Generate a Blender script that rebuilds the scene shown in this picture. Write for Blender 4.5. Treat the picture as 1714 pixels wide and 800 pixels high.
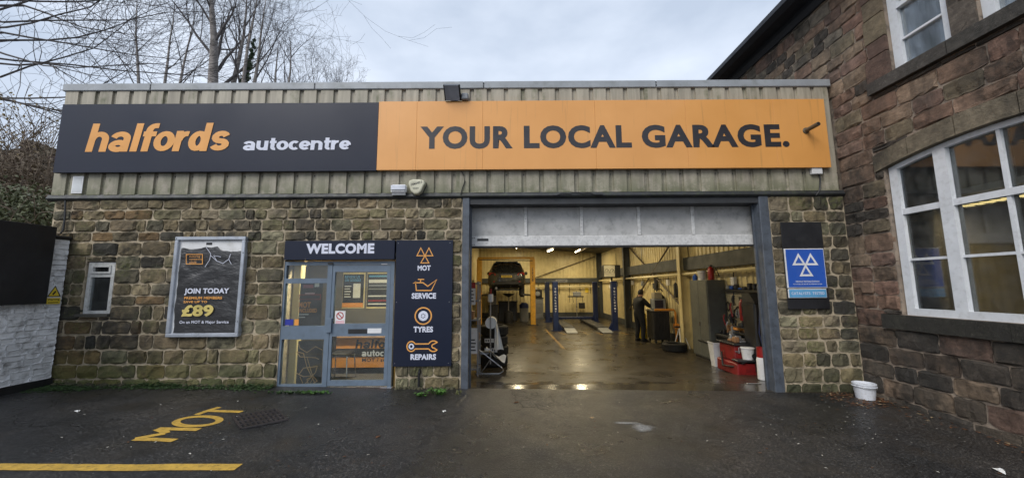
import bpy, bmesh, math, random
from mathutils import Vector, Matrix, noise

# ------------------------------------------------------------------ camera, sky, sun, exposure
for o in list(bpy.data.objects): bpy.data.objects.remove(o)
S = bpy.context.scene
COL = S.collection
rad = math.radians
FPX, PW, PH = 630.0, 1714.0, 800.0          # focal length in photo pixels
CAM = Vector((0.0, -6.45, 1.685))
_p, _r = rad(7.06), rad(0.35)
FWD = Vector((0, math.cos(_p), math.sin(_p)))
_right = Vector((1, 0, 0)); _up = _right.cross(FWD)
RGT = math.cos(_r) * _right - math.sin(_r) * _up
UPV = RGT.cross(FWD)
cd = bpy.data.cameras.new('camera'); co = bpy.data.objects.new('camera', cd); COL.objects.link(co)
cd.sensor_width = 36; cd.lens = 36 * FPX / PW; cd.clip_start = 0.05; cd.clip_end = 2000
m = Matrix((RGT, UPV, -FWD)).transposed().to_4x4(); m.translation = CAM
co.matrix_world = m
S.camera = co

SUN_EL, SUN_AZ = 42.0, 216.0                # degrees; azimuth clockwise from +Y
w = bpy.data.worlds.new('World'); S.world = w; w.use_nodes = True
nt = w.node_tree; N = nt.nodes; L = nt.links
bg = N['Background']; bg.inputs[1].default_value = 0.10
sky = N.new('ShaderNodeTexSky'); sky.sky_type = 'NISHITA'; sky.sun_disc = False
sky.sun_elevation = rad(SUN_EL); sky.sun_rotation = rad(SUN_AZ)
sky.dust_density = 3.0; sky.ozone_density = 1.0
tc = N.new('ShaderNodeTexCoord')
mp = N.new('ShaderNodeMapping'); mp.inputs['Scale'].default_value = (1.0, 1.0, 2.2)
nz = N.new('ShaderNodeTexNoise'); nz.inputs['Scale'].default_value = 2.5; nz.inputs['Detail'].default_value = 5; nz.inputs['Roughness'].default_value = 0.5
cr = N.new('ShaderNodeValToRGB')
cr.color_ramp.elements[0].position = 0.36; cr.color_ramp.elements[0].color = (4.0, 4.65, 5.7, 1)
cr.color_ramp.elements[1].position = 0.66; cr.color_ramp.elements[1].color = (6.1, 6.7, 7.7, 1)
mix = N.new('ShaderNodeMixRGB'); mix.inputs[0].default_value = 0.92
L.new(tc.outputs['Generated'], mp.inputs[0]); L.new(mp.outputs[0], nz.inputs['Vector'])
L.new(nz.outputs['Fac'], cr.inputs[0]); L.new(sky.outputs[0], mix.inputs[1]); L.new(cr.outputs[0], mix.inputs[2])
L.new(mix.outputs[0], bg.inputs[0])
sd = bpy.data.lights.new('sun', 'SUN'); sd.energy = 1.5; sd.angle = rad(35); sd.color = (1.0, 0.97, 0.93)
so = bpy.data.objects.new('sun', sd); COL.objects.link(so)
_a, _e = rad(SUN_AZ), rad(SUN_EL)
sdir = Vector((math.sin(_a) * math.cos(_e), math.cos(_a) * math.cos(_e), math.sin(_e)))
so.rotation_euler = sdir.to_track_quat('Z', 'Y').to_euler(); so.location = (-6, -20, 25)
S.view_settings.view_transform = 'Standard'; S.view_settings.look = 'None'
S.view_settings.gamma = 1; S.view_settings.exposure = 0.6
S.view_settings.use_curve_mapping = False
S.cycles.max_bounces = 10; S.cycles.transparent_max_bounces = 16

# ------------------------------------------------------------------ photo pixel -> place
def ray(px, py): return (px - PW / 2) / FPX * RGT - (py - PH / 2) / FPX * UPV + FWD
def FY(px, py, Y=0.0):
    d = ray(px, py); return CAM + d * ((Y - CAM.y) / d.y)
def FX(px, py, X):
    d = ray(px, py); return CAM + d * ((X - CAM.x) / d.x)
def FZ(px, py, Z=0.0):
    d = ray(px, py); return CAM + d * ((Z - CAM.z) / d.z)
RWX = 5.82        # face of the stone house on the right
LWX = -7.57       # face of the white wall on the left
def gz(x, y):     # outdoor ground height: cross fall to the right, dip beside the stone house
    z = -0.016 * x
    if x > 2.5: z += 0.045 * min(1, (x - 2.5) / 3) * max(-3.0, min(0.0, y))
    return z
def FG(px, py):   # a pixel on the outdoor ground
    p = FZ(px, py, 0)
    for _ in range(6): p = FZ(px, py, gz(p.x, p.y))
    return p
FLOOR = -0.22
def floor_z(y): return -0.07 + (FLOOR + 0.07) * min(1, max(0, (y - .55) / 1.7))

# ------------------------------------------------------------------ helpers
WL = {}
def reg(o, wloc): WL[o.name] = Vector(wloc)
def tag(o, label, cat, group=None, kind=None):
    if label: o['label'] = label
    if cat: o['category'] = cat
    if group: o['group'] = group
    if kind: o['kind'] = kind
    return o
def thing(name, label, cat, loc=(0, 0, 0), group=None):
    o = bpy.data.objects.new(name, None); COL.objects.link(o); o.location = loc; o.empty_display_size = 0.2
    reg(o, loc); return tag(o, label, cat, group)
def link(name, me, mat, parent, center):
    o = bpy.data.objects.new(name, me); COL.objects.link(o)
    if mat is not None and not me.materials:
        for mm in (mat if isinstance(mat, (list, tuple)) else [mat]): me.materials.append(mm)
    base = Vector((0, 0, 0))
    if parent is not None:
        o.parent = parent; base = WL[parent.name]
    o.location = Vector(center) - base; reg(o, center)
    return o

class MB:
    def __init__(s): s.v = []; s.f = []; s.mi = []; s.M = None
    def add(s, vs, fs, mi=0):
        n = len(s.v)
        if s.M is not None: vs = [s.M @ Vector(q) for q in vs]
        s.v += [tuple(q) for q in vs]; s.f += [tuple(i + n for i in f) for f in fs]; s.mi += [mi] * len(fs); return s
    def box(s, a, b, mi=0):
        x0, y0, z0 = [min(a[i], b[i]) for i in range(3)]; x1, y1, z1 = [max(a[i], b[i]) for i in range(3)]
        return s.add([(x0, y0, z0), (x1, y0, z0), (x1, y1, z0), (x0, y1, z0), (x0, y0, z1), (x1, y0, z1), (x1, y1, z1), (x0, y1, z1)],
                     [(0, 3, 2, 1), (4, 5, 6, 7), (0, 1, 5, 4), (1, 2, 6, 5), (2, 3, 7, 6), (3, 0, 4, 7)], mi)
    def cbox(s, a, b, c=0.01, mi=0):           # box with chamfered edges
        lo = [min(a[i], b[i]) for i in range(3)]; hi = [max(a[i], b[i]) for i in range(3)]
        c = min([c] + [(hi[i] - lo[i]) * 0.45 for i in range(3)])
        vs = []; idx = {}
        for sx in (0, 1):
            for sy in (0, 1):
                for sz in (0, 1):
                    q = [(lo, hi)[k][i] for i, k in enumerate((sx, sy, sz))]; sg = [1 if k == 0 else -1 for k in (sx, sy, sz)]
                    for ax in range(3):
                        p = [q[i] + (0 if i == ax else sg[i] * c) for i in range(3)]
                        idx[(sx, sy, sz, ax)] = len(vs); vs.append(tuple(p))
        fs = []
        for ax in range(3):
            u, v = [i for i in range(3) if i != ax]
            for e in (0, 1):
                ring = []
                for (a_, b_) in ((0, 0), (1, 0), (1, 1), (0, 1)):
                    k = [0, 0, 0]; k[ax] = e; k[u] = a_; k[v] = b_; ring.append(idx[tuple(k) + (ax,)])
                if (e == 0) == ((u, v) in ((0, 1), (1, 2))) : ring = ring[::-1]
                fs.append(tuple(ring))
        for ax in range(3):                      # edges along ax
            u, v = [i for i in range(3) if i != ax]
            for a_ in (0, 1):
                for b_ in (0, 1):
                    k0 = [0, 0, 0]; k0[u] = a_; k0[v] = b_; k1 = list(k0); k1[ax] = 1
                    fs.append((idx[tuple(k0) + (u,)], idx[tuple(k0) + (v,)], idx[tuple(k1) + (v,)], idx[tuple(k1) + (u,)]))
        for sx in (0, 1):
            for sy in (0, 1):
                for sz in (0, 1): fs.append(tuple(idx[(sx, sy, sz, a_)] for a_ in range(3)))
        return s.add(vs, fs, mi)
    def tube(s, pts, rs, n=8, cap=True, mi=0, closed=False):
        pts = [Vector(p) for p in pts]
        if not isinstance(rs, (list, tuple)): rs = [rs] * len(pts)
        vs = []; fs = []; ref = None; k = len(pts)
        for i, p in enumerate(pts):
            if closed: t = pts[(i + 1) % k] - pts[i - 1]
            else: t = pts[min(i + 1, k - 1)] - pts[max(i - 1, 0)]
            if t.length < 1e-9: t = Vector((0, 0, 1))
            t.normalize()
            if ref is None: ref = Vector((0, 0, 1)) if abs(t.z) < 0.9 else Vector((1, 0, 0))
            a = t.cross(ref)
            if a.length < 1e-6: a = t.orthogonal()
            a.normalize(); b = t.cross(a); ref = b.cross(t) if False else ref
            for j in range(n):
                q = 2 * math.pi * j / n; vs.append(p + (a * math.cos(q) + b * math.sin(q)) * rs[i])
        for i in range(k if closed else k - 1):
            i2 = (i + 1) % k
            for j in range(n):
                j2 = (j + 1) % n; fs.append((i * n + j, i * n + j2, i2 * n + j2, i2 * n + j))
        if cap and not closed:
            fs.append(tuple(range(n))[::-1]); fs.append(tuple((k - 1) * n + j for j in range(n)))
        return s.add(vs, fs, mi)
    def lathe(s, prof, center=(0, 0, 0), axis='z', n=20, mi=0):     # profile of (r, h)
        vs = []; fs = []; c = Vector(center)
        for r, h in prof:
            for j in range(n):
                q = 2 * math.pi * j / n; a, b = r * math.cos(q), r * math.sin(q)
                vs.append(c + Vector({'z': (a, b, h), 'y': (a, h, b), 'x': (h, a, b)}[axis]))
        for i in range(len(prof) - 1):
            for j in range(n):
                j2 = (j + 1) % n; fs.append((i * n + j, i * n + j2, (i + 1) * n + j2, (i + 1) * n + j))
        fs.append(tuple(range(n))[::-1]); fs.append(tuple((len(prof) - 1) * n + j for j in range(n)))
        return s.add(vs, fs, mi)
    def prism(s, poly, fn, d0, d1, mi=0):       # poly of (u,v); fn(u,v,d) -> point
        n = len(poly); vs = [fn(u, v, d0) for u, v in poly] + [fn(u, v, d1) for u, v in poly]
        fs = [tuple(range(n))[::-1], tuple(range(n, 2 * n))] + [(i, (i + 1) % n, n + (i + 1) % n, n + i) for i in range(n)]
        return s.add(vs, fs, mi)
    def loft(s, rings, cap=True, mi=0):
        n = len(rings[0]); vs = [q for r_ in rings for q in r_]; fs = []
        for i in range(len(rings) - 1):
            for j in range(n):
                j2 = (j + 1) % n; fs.append((i * n + j, i * n + j2, (i + 1) * n + j2, (i + 1) * n + j))
        if cap: fs.append(tuple(range(n))[::-1]); fs.append(tuple((len(rings) - 1) * n + j for j in range(n)))
        return s.add(vs, fs, mi)
    def build(s, name, mat, parent=None, smooth=False, angle=None, fix=True):
        xs = [q[0] for q in s.v]; ys = [q[1] for q in s.v]; zs = [q[2] for q in s.v]
        c = Vector(((min(xs) + max(xs)) / 2, (min(ys) + max(ys)) / 2, (min(zs) + max(zs)) / 2))
        me = bpy.data.meshes.new(name); me.from_pydata([(q[0] - c.x, q[1] - c.y, q[2] - c.z) for q in s.v], [], s.f)
        for i, k in enumerate(s.mi):
            if k: me.polygons[i].material_index = k
        if fix:
            bm = bmesh.new(); bm.from_mesh(me); bmesh.ops.recalc_face_normals(bm, faces=bm.faces); bm.to_mesh(me); bm.free()
        if smooth:
            me.polygons.foreach_set('use_smooth', [True] * len(me.polygons))
            me.set_sharp_from_angle(angle=rad(angle or 35))
        me.update()
        return link(name, me, mat, parent, c)

def fac(y0):            # facade frame: u = x, v = z, d = towards the viewer
    return lambda u, v, d: Vector((u, y0 - d, v))
def rgt(x0):            # face of the house on the right: u = -y (runs towards the viewer)
    return lambda u, v, d: Vector((x0 - d, -u, v))
def lft(x0):            # face of the wall on the left: u = y
    return lambda u, v, d: Vector((x0 + d, u, v))

def arc(cx, cy, rx, ry, a0, a1, n=12):
    return [(cx + rx * math.cos(rad(a0 + (a1 - a0) * i / n)), cy + ry * math.sin(rad(a0 + (a1 - a0) * i / n))) for i in range(n + 1)]
def ribbon(pts, hw, closed=False):              # left and right edge of a thick line
    n = len(pts); lf = []; rt = []
    for i in range(n):
        a = Vector(pts[i - 1] if (i or closed) else pts[i]); b = Vector(pts[i]); c = Vector(pts[(i + 1) % n] if (i < n - 1 or closed) else pts[i])
        t1 = (b - a); t2 = (c - b)
        if t1.length < 1e-9: t1 = t2
        if t2.length < 1e-9: t2 = t1
        t1 = t1.normalized(); t2 = t2.normalized(); t = (t1 + t2)
        if t.length < 1e-6: t = t1
        t.normalize(); nn = Vector((-t.y, t.x)); k = min(1.6, 1 / max(0.3, nn.dot(Vector((-t1.y, t1.x)))))
        hx, hy = hw if isinstance(hw, tuple) else (hw, hw); off = Vector((nn.x * hx, nn.y * hy)) * k; lf.append(b + off); rt.append(b - off)
    return lf, rt
def strokes(mb, lines, fn, d, step=0.0004, mi=0):   # lines: (pts, hw, closed); flat print
    for i, (pts, hw, cl) in enumerate(lines):
        lf, rt = ribbon(pts, hw, cl); n = len(pts); dd = d + i * step
        vs = [fn(q.x, q.y, dd) for q in lf] + [fn(q.x, q.y, dd) for q in rt]
        fs = [(j, (j + 1) % n, n + (j + 1) % n, n + j) for j in range(n if cl else n - 1)]
        mb.add(vs, fs, mi)
    return mb
GL = {
 'h': (.74, [([(.1, 0), (.1, 1)], 0), (arc(.33, .42, .22, .2, 176, 0) + [(.55, 0)], 0)]),
 'l': (.31, [([(.1, 0), (.1, 1)], 0)]),
 'a': (.74, [(arc(.3, .45, .23, .17, 165, 0) + [(.53, 0)], 0), (arc(.29, .2, .2, .125, 0, 342, 18), 1)]),
 'f': (.42, [([(.16, 0), (.16, .72)] + arc(.34, .74, .18, .17, 180, 90, 6) + [(.44, .91)], 0), ([(-.02, .62), (.42, .62)], 0)]),
 'o': (.68, [(arc(.32, .36, .23, .265, 0, 340, 18), 1)]),
 'r': (.47, [([(.1, 0), (.1, .72)], 0), (arc(.36, .36, .24, .26, 170, 78, 6), 0)]),
 'd': (.76, [(arc(.3, .36, .2, .265, 0, 340, 18), 1), ([(.55, 0), (.55, 1)], 0)]),
 's': (.6, [(arc(.28, .49, .185, .135, 15, 270, 10) + arc(.28, .23, .2, .13, 90, -165, 10)[1:], 0)]),
 'u': (.74, [([(.1, .72), (.1, .3)] + arc(.32, .3, .22, .2, 180, 358) , 0), ([(.54, 0), (.54, .72)], 0)]),
 't': (.42, [([(.17, .92), (.17, .22)] + arc(.31, .22, .14, .13, 180, 285, 6), 0), ([(0, .62), (.38, .62)], 0)]),
 'c': (.6, [(arc(.32, .36, .22, .265, 45, 315, 14), 0)]),
 'e': (.67, [(arc(.32, .36, .22, .265, -2, 318, 16), 0), ([(.12, .35), (.53, .35)], 0)]),
 'n': (.74, [([(.1, 0), (.1, .72)], 0), (arc(.33, .42, .22, .2, 176, 0) + [(.55, 0)], 0)]),
}
def logo(name, word, fn, box, mat, parent, d=0.003, hw=0.1, slant=0.0, upto=None):
    x = 0; lines = []
    for ch in word:
        adv, st = GL[ch]
        for pts, cl in st: lines.append(([(px_ + x, py_) for px_, py_ in pts], hw if len(st) == 1 or True else hw, bool(cl)))
        x += adv
    mb = MB(); u0, u1, v0, v1 = box
    sx = (u1 - u0) / (x - .02 + slant); sz = (v1 - v0)
    strokes(mb, lines, lambda u, v, dd: fn(u0 + (u + slant * v) * sx, v0 + v * sz, dd), d)
    return mb.build(name, mat, parent, fix=False)

def text(name, body, fn, box, mat, parent, d=0.003, bold=0.03, shear=0.0, space=1.05, keep=False):
    c = bpy.data.curves.new('txt', 'FONT'); c.body = body; c.offset = bold; c.shear = shear; c.space_character = space; c.resolution_u = 4
    t = bpy.data.objects.new('txt', c); me0 = bpy.data.meshes.new_from_object(t)
    bpy.data.objects.remove(t); bpy.data.curves.remove(c)
    vs = [v.co.copy() for v in me0.vertices]; fs = [tuple(p.vertices) for p in me0.polygons]; bpy.data.meshes.remove(me0)
    x0 = min(v.x for v in vs); x1 = max(v.x for v in vs); y0 = min(v.y for v in vs); y1 = max(v.y for v in vs)
    u0, u1, v0, v1 = box
    mb = MB(); mb.add([fn(u0 + (v.x - x0) / (x1 - x0) * (u1 - u0), v0 + (v.y - y0) / (y1 - y0) * (v1 - v0), d) for v in vs], fs)
    return mb.build(name, mat, parent, fix=False)

# ------------------------------------------------------------------ materials
MATS = {}
def newmat(name):
    mt = bpy.data.materials.new(name); mt.use_nodes = True; MATS[name] = mt
    return mt, mt.node_tree.nodes, mt.node_tree.links, mt.node_tree.nodes['Principled BSDF']
def nnoise(n, l, vec, scale, detail=4, rough=.55):
    t = n.new('ShaderNodeTexNoise'); t.inputs['Scale'].default_value = scale; t.inputs['Detail'].default_value = detail; t.inputs['Roughness'].default_value = rough
    if vec is not None: l.new(vec, t.inputs['Vector'])
    return t.outputs['Fac']
def nramp(n, l, src, stops, interp='LINEAR'):
    r = n.new('ShaderNodeValToRGB'); r.color_ramp.interpolation = interp
    el = r.color_ramp.elements
    while len(el) < len(stops): el.new(0.5)
    for e, (p, c) in zip(el, stops):
        e.position = p; e.color = (c, c, c, 1) if isinstance(c, (int, float)) else (c[0], c[1], c[2], 1)
    l.new(src, r.inputs[0]); return r.outputs[0]
def nmix(n, l, fac_, a, b, mode='MIX'):
    x = n.new('ShaderNodeMixRGB'); x.blend_type = mode
    for i, q in ((0, fac_), (1, a), (2, b)):
        if hasattr(q, 'is_linked'): l.new(q, x.inputs[i])
        elif isinstance(q, (int, float)): x.inputs[i].default_value = q
        else: x.inputs[i].default_value = (q[0], q[1], q[2], 1)
    return x.outputs[0]
def nmath(n, l, op, a, b=0.0, clamp=False):
    x = n.new('ShaderNodeMath'); x.operation = op; x.use_clamp = clamp
    for i, q in ((0, a), (1, b)):
        if hasattr(q, 'is_linked'): l.new(q, x.inputs[i])
        else: x.inputs[i].default_value = q
    return x.outputs[0]
def nbump(n, l, h, b, strength=.4, dist=.01):
    x = n.new('ShaderNodeBump'); x.inputs['Strength'].default_value = strength; x.inputs['Distance'].default_value = dist
    l.new(h, x.inputs['Height']); l.new(x.outputs[0], b.inputs['Normal'])
def worldpos(n): return n.new('ShaderNodeNewGeometry').outputs['Position']
def sepz(n, l, vec, ax='Z'):
    s_ = n.new('ShaderNodeSeparateXYZ'); l.new(vec, s_.inputs[0]); return s_.outputs[ax]

def pm(name, col, rough=.6, metal=0, var=.25, scale=3.0, bump=0.0, bscale=40, dirt=None, dirt_amt=0.4, spec=.5, coat=0.0, fine=0.0):
    """plain painted / plastic / metal surface with uneven tone, worn patches and fine relief"""
    mt, n, l, b = newmat(name); P = worldpos(n)
    f = nnoise(n, l, P, scale, 5)
    lo = tuple(c * (1 - var) for c in col); hi = tuple(min(1, c * (1 + var)) for c in col)
    c = nramp(n, l, f, [(.3, lo), (.7, hi)])
    if dirt is not None:
        f2 = nnoise(n, l, P, scale * 2.7, 6, .65)
        c = nmix(n, l, nramp(n, l, f2, [(.5, 0.0), (.72, dirt_amt)]), c, dirt)
    if fine:
        f3 = nnoise(n, l, P, 220, 2); c = nmix(n, l, fine, c, nramp(n, l, f3, [(.3, tuple(q * .4 for q in col)), (.7, tuple(min(1, q * 1.7) for q in col))]))
    l.new(c, b.inputs['Base Color'])
    rr = nramp(n, l, nnoise(n, l, P, scale * 1.7, 4), [(.3, max(.04, rough - .12)), (.7, min(1, rough + .12))]); l.new(rr, b.inputs['Roughness'])
    b.inputs['Metallic'].default_value = metal; b.inputs['Specular IOR Level'].default_value = spec; b.inputs['Coat Weight'].default_value = coat
    if bump: nbump(n, l, nnoise(n, l, P, bscale, 4), b, bump, .01)
    return mt
def emat(name, col, strength):
    mt, n, l, b = newmat(name); b.inputs['Base Color'].default_value = (*col, 1)
    b.inputs['Emission Color'].default_value = (*col, 1); b.inputs['Emission Strength'].default_value = strength; return mt
def glassmat(name, tint=(.9, .93, .92), refl=1.0, rough=.02, dirt=0.05):
    mt, n, l, b = newmat(name); out = [q for q in n if q.type == 'OUTPUT_MATERIAL'][0]; n.remove(b)
    tr = n.new('ShaderNodeBsdfTransparent'); tr.inputs[0].default_value = (*tint, 1)
    gl = n.new('ShaderNodeBsdfGlossy'); gl.inputs[0].default_value = (.95, .97, 1, 1); gl.inputs['Roughness'].default_value = rough
    df = n.new('ShaderNodeBsdfDiffuse'); df.inputs[0].default_value = (.4, .4, .38, 1)
    fr = n.new('ShaderNodeFresnel'); fr.inputs[0].default_value = 1.5
    m1 = n.new('ShaderNodeMixShader'); l.new(nmath(n, l, 'MULTIPLY', fr.outputs[0], refl, True), m1.inputs[0]); l.new(tr.outputs[0], m1.inputs[1]); l.new(gl.outputs[0], m1.inputs[2])
    m2 = n.new('ShaderNodeMixShader'); l.new(nramp(n, l, nnoise(n, l, worldpos(n), 6, 6), [(.4, dirt * .4), (.75, dirt * 1.6)]), m2.inputs[0])
    l.new(m1.outputs[0], m2.inputs[1]); l.new(df.outputs[0], m2.inputs[2]); l.new(m2.outputs[0], out.inputs[0]); return mt

def stone_mat(name, soot=(.018, .017, .015), soot_amt=.85, moss=True, light=(.34, .29, .21), mossc=(.12, .14, .035)):
    """rock-faced stone: each block's own tint (object colour), grain, bedding streaks, soot, lichen and moss"""
    mt, n, l, b = newmat(name); P = worldpos(n)
    oi = n.new('ShaderNodeObjectInfo'); base = oi.outputs['Color']
    g1 = nnoise(n, l, P, 9, 6, .65); c = nmix(n, l, .75, base, nramp(n, l, g1, [(.25, .35), (.5, .8), (.75, 1.35)]), 'MULTIPLY')
    mp = n.new('ShaderNodeMapping'); mp.inputs['Scale'].default_value = (7, 7, 45); l.new(P, mp.inputs[0])
    c = nmix(n, l, .45, c, nramp(n, l, nnoise(n, l, mp.outputs[0], 1, 4), [(.3, .55), (.7, 1.3)]), 'MULTIPLY')
    c = nmix(n, l, nramp(n, l, nnoise(n, l, P, 30, 5, .7), [(.58, 0.0), (.74, .55)]), c, light)
    sm = nmath(n, l, 'MULTIPLY', nramp(n, l, nnoise(n, l, P, 1.1, 5, .6), [(.40, 0.0), (.60, soot_amt)]), nramp(n, l, nnoise(n, l, P, 12, 5), [(.3, .25), (.62, 1.0)]))
    c = nmix(n, l, sm, c, soot)
    dm = n.new('ShaderNodeMapping'); dm.inputs['Scale'].default_value = (1.5, 1.5, .5); l.new(P, dm.inputs[0])
    c = nmix(n, l, nramp(n, l, nnoise(n, l, dm.outputs[0], 1.0, 6, .6), [(.50, 0.0), (.64, .7)]), c, tuple(x * 2.2 for x in soot))
    if moss:
        z = sepz(n, l, P); low = nramp(n, l, nmath(n, l, 'MULTIPLY', z, .5), [(.02, 1.0), (.38, 0.0)])
        left = nramp(n, l, nmath(n, l, 'MULTIPLY', nmath(n, l, 'ADD', sepz(n, l, P, 'X'), 8.0), .125), [(.1, 1.0), (.7, .25)])
        mm = nmath(n, l, 'MULTIPLY', nmath(n, l, 'MULTIPLY', low, left), nramp(n, l, nnoise(n, l, P, 4.5, 6, .65), [(.28, 0.0), (.50, 1.0)]))
        m2 = nramp(n, l, nnoise(n, l, P, 1.7, 6, .6), [(.50, 0.0), (.68, .6)])
        mm = nmath(n, l, 'MAXIMUM', mm, nmath(n, l, 'MULTIPLY', m2, nramp(n, l, nnoise(n, l, P, 25, 4), [(.4, 0.0), (.6, 1.0)])))
        c = nmix(n, l, nmath(n, l, 'MULTIPLY', mm, .85), c, mossc)
    l.new(c, b.inputs['Base Color']); b.inputs['Roughness'].default_value = .82; b.inputs['Specular IOR Level'].default_value = .35
    h = nmath(n, l, 'ADD', nnoise(n, l, P, 16, 8, .75), nmath(n, l, 'MULTIPLY', nnoise(n, l, P, 70, 4, .7), .5))
    nbump(n, l, h, b, 1.0, .03); return mt

M_STONE = stone_mat('facade stone')
M_RSTONE = stone_mat('house stone', moss=False, soot_amt=.75, light=(.3, .21, .15))
M_DRESSED = stone_mat('dressed stone', moss=False, soot_amt=.6, light=(.3, .27, .21))
M_MORTAR = pm('lime mortar', (.40, .33, .23), .9, var=.3, scale=4, bump=.6, bscale=60, dirt=(.08, .075, .045), dirt_amt=.85)
M_RMORTAR = pm('house mortar', (.27, .215, .165), .9, var=.35, scale=3, bump=.6, bscale=60, dirt=(.035, .033, .03), dirt_amt=.85)
def clad_mat():
    mt, n, l, b = newmat('weathered cladding'); P = worldpos(n)
    c = nramp(n, l, nnoise(n, l, P, 1.6, 5), [(.3, (.31, .275, .215)), (.7, (.43, .39, .31))])
    mp = n.new('ShaderNodeMapping'); mp.inputs['Scale'].default_value = (14, 14, 1.2); l.new(P, mp.inputs[0])
    c = nmix(n, l, .55, c, nramp(n, l, nnoise(n, l, mp.outputs[0], 1, 5), [(.3, .5), (.65, 1.25)]), 'MULTIPLY')
    z = sepz(n, l, P)
    band = nramp(n, l, nmath(n, l, 'SUBTRACT', z, 3.1), [(.08, 1.0), (.36, .55), (.75, .10)])
    mm = nmath(n, l, 'MULTIPLY', band, nramp(n, l, nnoise(n, l, P, 3.2, 7, .72), [(.36, 0.0), (.54, 1.0)]))
    st = nmath(n, l, 'MULTIPLY', nramp(n, l, nnoise(n, l, mp.outputs[0], .42, 4), [(.54, 0.0), (.66, .8)]), nramp(n, l, nnoise(n, l, P, 9, 5), [(.35, .2), (.65, 1)]))
    c = nmix(n, l, nmath(n, l, 'MULTIPLY', nmath(n, l, 'MAXIMUM', mm, st), .9), c, (.075, .09, .028))
    c = nmix(n, l, nramp(n, l, nnoise(n, l, P, 11, 6, .7), [(.6, 0.0), (.78, .6)]), c, (.05, .047, .04))
    l.new(c, b.inputs['Base Color']); b.inputs['Roughness'].default_value = .6; nbump(n, l, nnoise(n, l, P, 25, 4), b, .15, .01); return mt
M_CLAD = clad_mat()
M_COPING = pm('coping metal', (.30, .32, .34), .5, var=.15, scale=2, dirt=(.12, .13, .1), dirt_amt=.4)
M_DRIP = pm('dark drip trim', (.030, .032, .034), .55, var=.4, scale=5, dirt=(.06, .075, .03), dirt_amt=.6)
M_SIGNBLK = pm('navy sign sheet', (.0085, .0125, .029), .42, var=.1, scale=.4, dirt=(.012, .016, .03), dirt_amt=.2, spec=.3)
def orange_sheet():
    mt, n, l, b = newmat('orange sign sheet'); P = worldpos(n)
    c = nramp(n, l, nnoise(n, l, P, .8, 4), [(.3, (.66, .30, .075)), (.7, (.75, .355, .10))])
    mp = n.new('ShaderNodeMapping'); mp.inputs['Scale'].default_value = (20, 20, .9); l.new(P, mp.inputs[0])
    c = nmix(n, l, nramp(n, l, nnoise(n, l, mp.outputs[0], 1, 5), [(.62, 0.0), (.8, .35)]), c, (.25, .15, .06))
    l.new(c, b.inputs['Base Color']); b.inputs['Roughness'].default_value = .38; b.inputs['Coat Weight'].default_value = .2; return mt
M_ORSHEET = orange_sheet()
M_ORANGE = pm('orange lettering', (.72, .33, .075), .45, var=.08)
M_OR2 = pm('orange print', (.74, .30, .06), .5, var=.08)
M_WHITEL = pm('white lettering', (.62, .64, .74), .5, var=.06)
M_DARKL = pm('charcoal lettering', (.028, .026, .03), .4, var=.1)
M_BLKBOARD = pm('black board', (.012, .012, .014), .5, var=.3, dirt=(.035, .035, .035), dirt_amt=.3)
M_ALU = pm('aluminium frame', (.42, .45, .50), .35, metal=.35, var=.12, dirt=(.2, .2, .2))
M_BLUEFR = pm('blue grey door frame', (.125, .165, .215), .42, var=.12, scale=4, dirt=(.07, .09, .11), dirt_amt=.4)
M_STEELP = pm('blue grey steel post', (.075, .088, .108), .5, var=.25, scale=5, dirt=(.03, .03, .03), dirt_amt=.6, bump=.2)
M_GDOOR = pm('grey door panel', (.45, .445, .43), .45, var=.15, scale=3, dirt=(.12, .12, .11), dirt_amt=.45)
M_GRAIL = pm('galvanised rail', (.60, .595, .58), .45, metal=0, var=.15, scale=9, dirt=(.2, .2, .2), dirt_amt=.5)
M_LINTEL = pm('dark steel lintel', (.03, .032, .035), .6, var=.3)
M_WHITEW = pm('white window paint', (.66, .68, .70), .5, var=.08, scale=5, dirt=(.32, .32, .3), dirt_amt=.35, bump=.15)
M_UPVC = pm('dirty white window', (.55, .55, .53), .5, var=.15, scale=9, dirt=(.2, .2, .15), dirt_amt=.7)
M_PAINTW = pm('flaking white wall paint', (.74, .74, .74), .8, var=.2, scale=3, bump=.9, bscale=22, dirt=(.16, .15, .14), dirt_amt=.85)
M_TAR = pm('tar skirt', (.012, .012, .012), .6, var=.4, bump=.5)
M_YELLOW = pm('yellow plastic', (.75, .55, .04), .5, var=.08)
M_BLK = pm('black plastic', (.015, .015, .016), .45, var=.3)
M_RUB = pm('tyre rubber', (.014, .014, .014), .8, var=.3, bump=.3)
M_WHITE = pm('white plastic', (.70, .70, .70), .45, var=.07, dirt=(.4, .38, .33), dirt_amt=.4)
M_BUCKET = pm('bucket plastic', (.62, .64, .68), .45, var=.07, scale=10, dirt=(.3, .28, .24), dirt_amt=.5)
M_BLUE = pm('blue sign face', (.02, .09, .42), .35, var=.08, coat=.2)
M_CYAN = pm('pale blue sign face', (.10, .32, .55), .4, var=.2)
M_RED = pm('red paint', (.32, .015, .013), .4, var=.2, dirt=(.05, .01, .01), dirt_amt=.7)
M_CREAM = pm('cream lining', (.66, .56, .30), .42, var=.12, scale=1.2, dirt=(.33, .25, .11), dirt_amt=.45)
M_RAIL = pm('grey steel rail', (.055, .06, .06), .6, var=.25)
M_LIFTB = pm('blue lift paint', (.012, .024, .085), .4, var=.2)
M_LIFTY = pm('yellow lift paint', (.62, .33, .03), .45, var=.15, dirt=(.2, .1, .02))
M_CAB = pm('grey cabinet paint', (.115, .12, .105), .5, var=.15, dirt=(.05, .05, .05))
M_STEEL = pm('bare steel', (.38, .38, .38), .35, metal=.7, var=.2)
M_DSTEEL = pm('dark machinery', (.02, .021, .023), .5, var=.4, dirt=(.06, .055, .05))
M_PAPER = pm('white paper', (.72, .72, .70), .8, var=.05, bump=.2, bscale=30)
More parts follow.
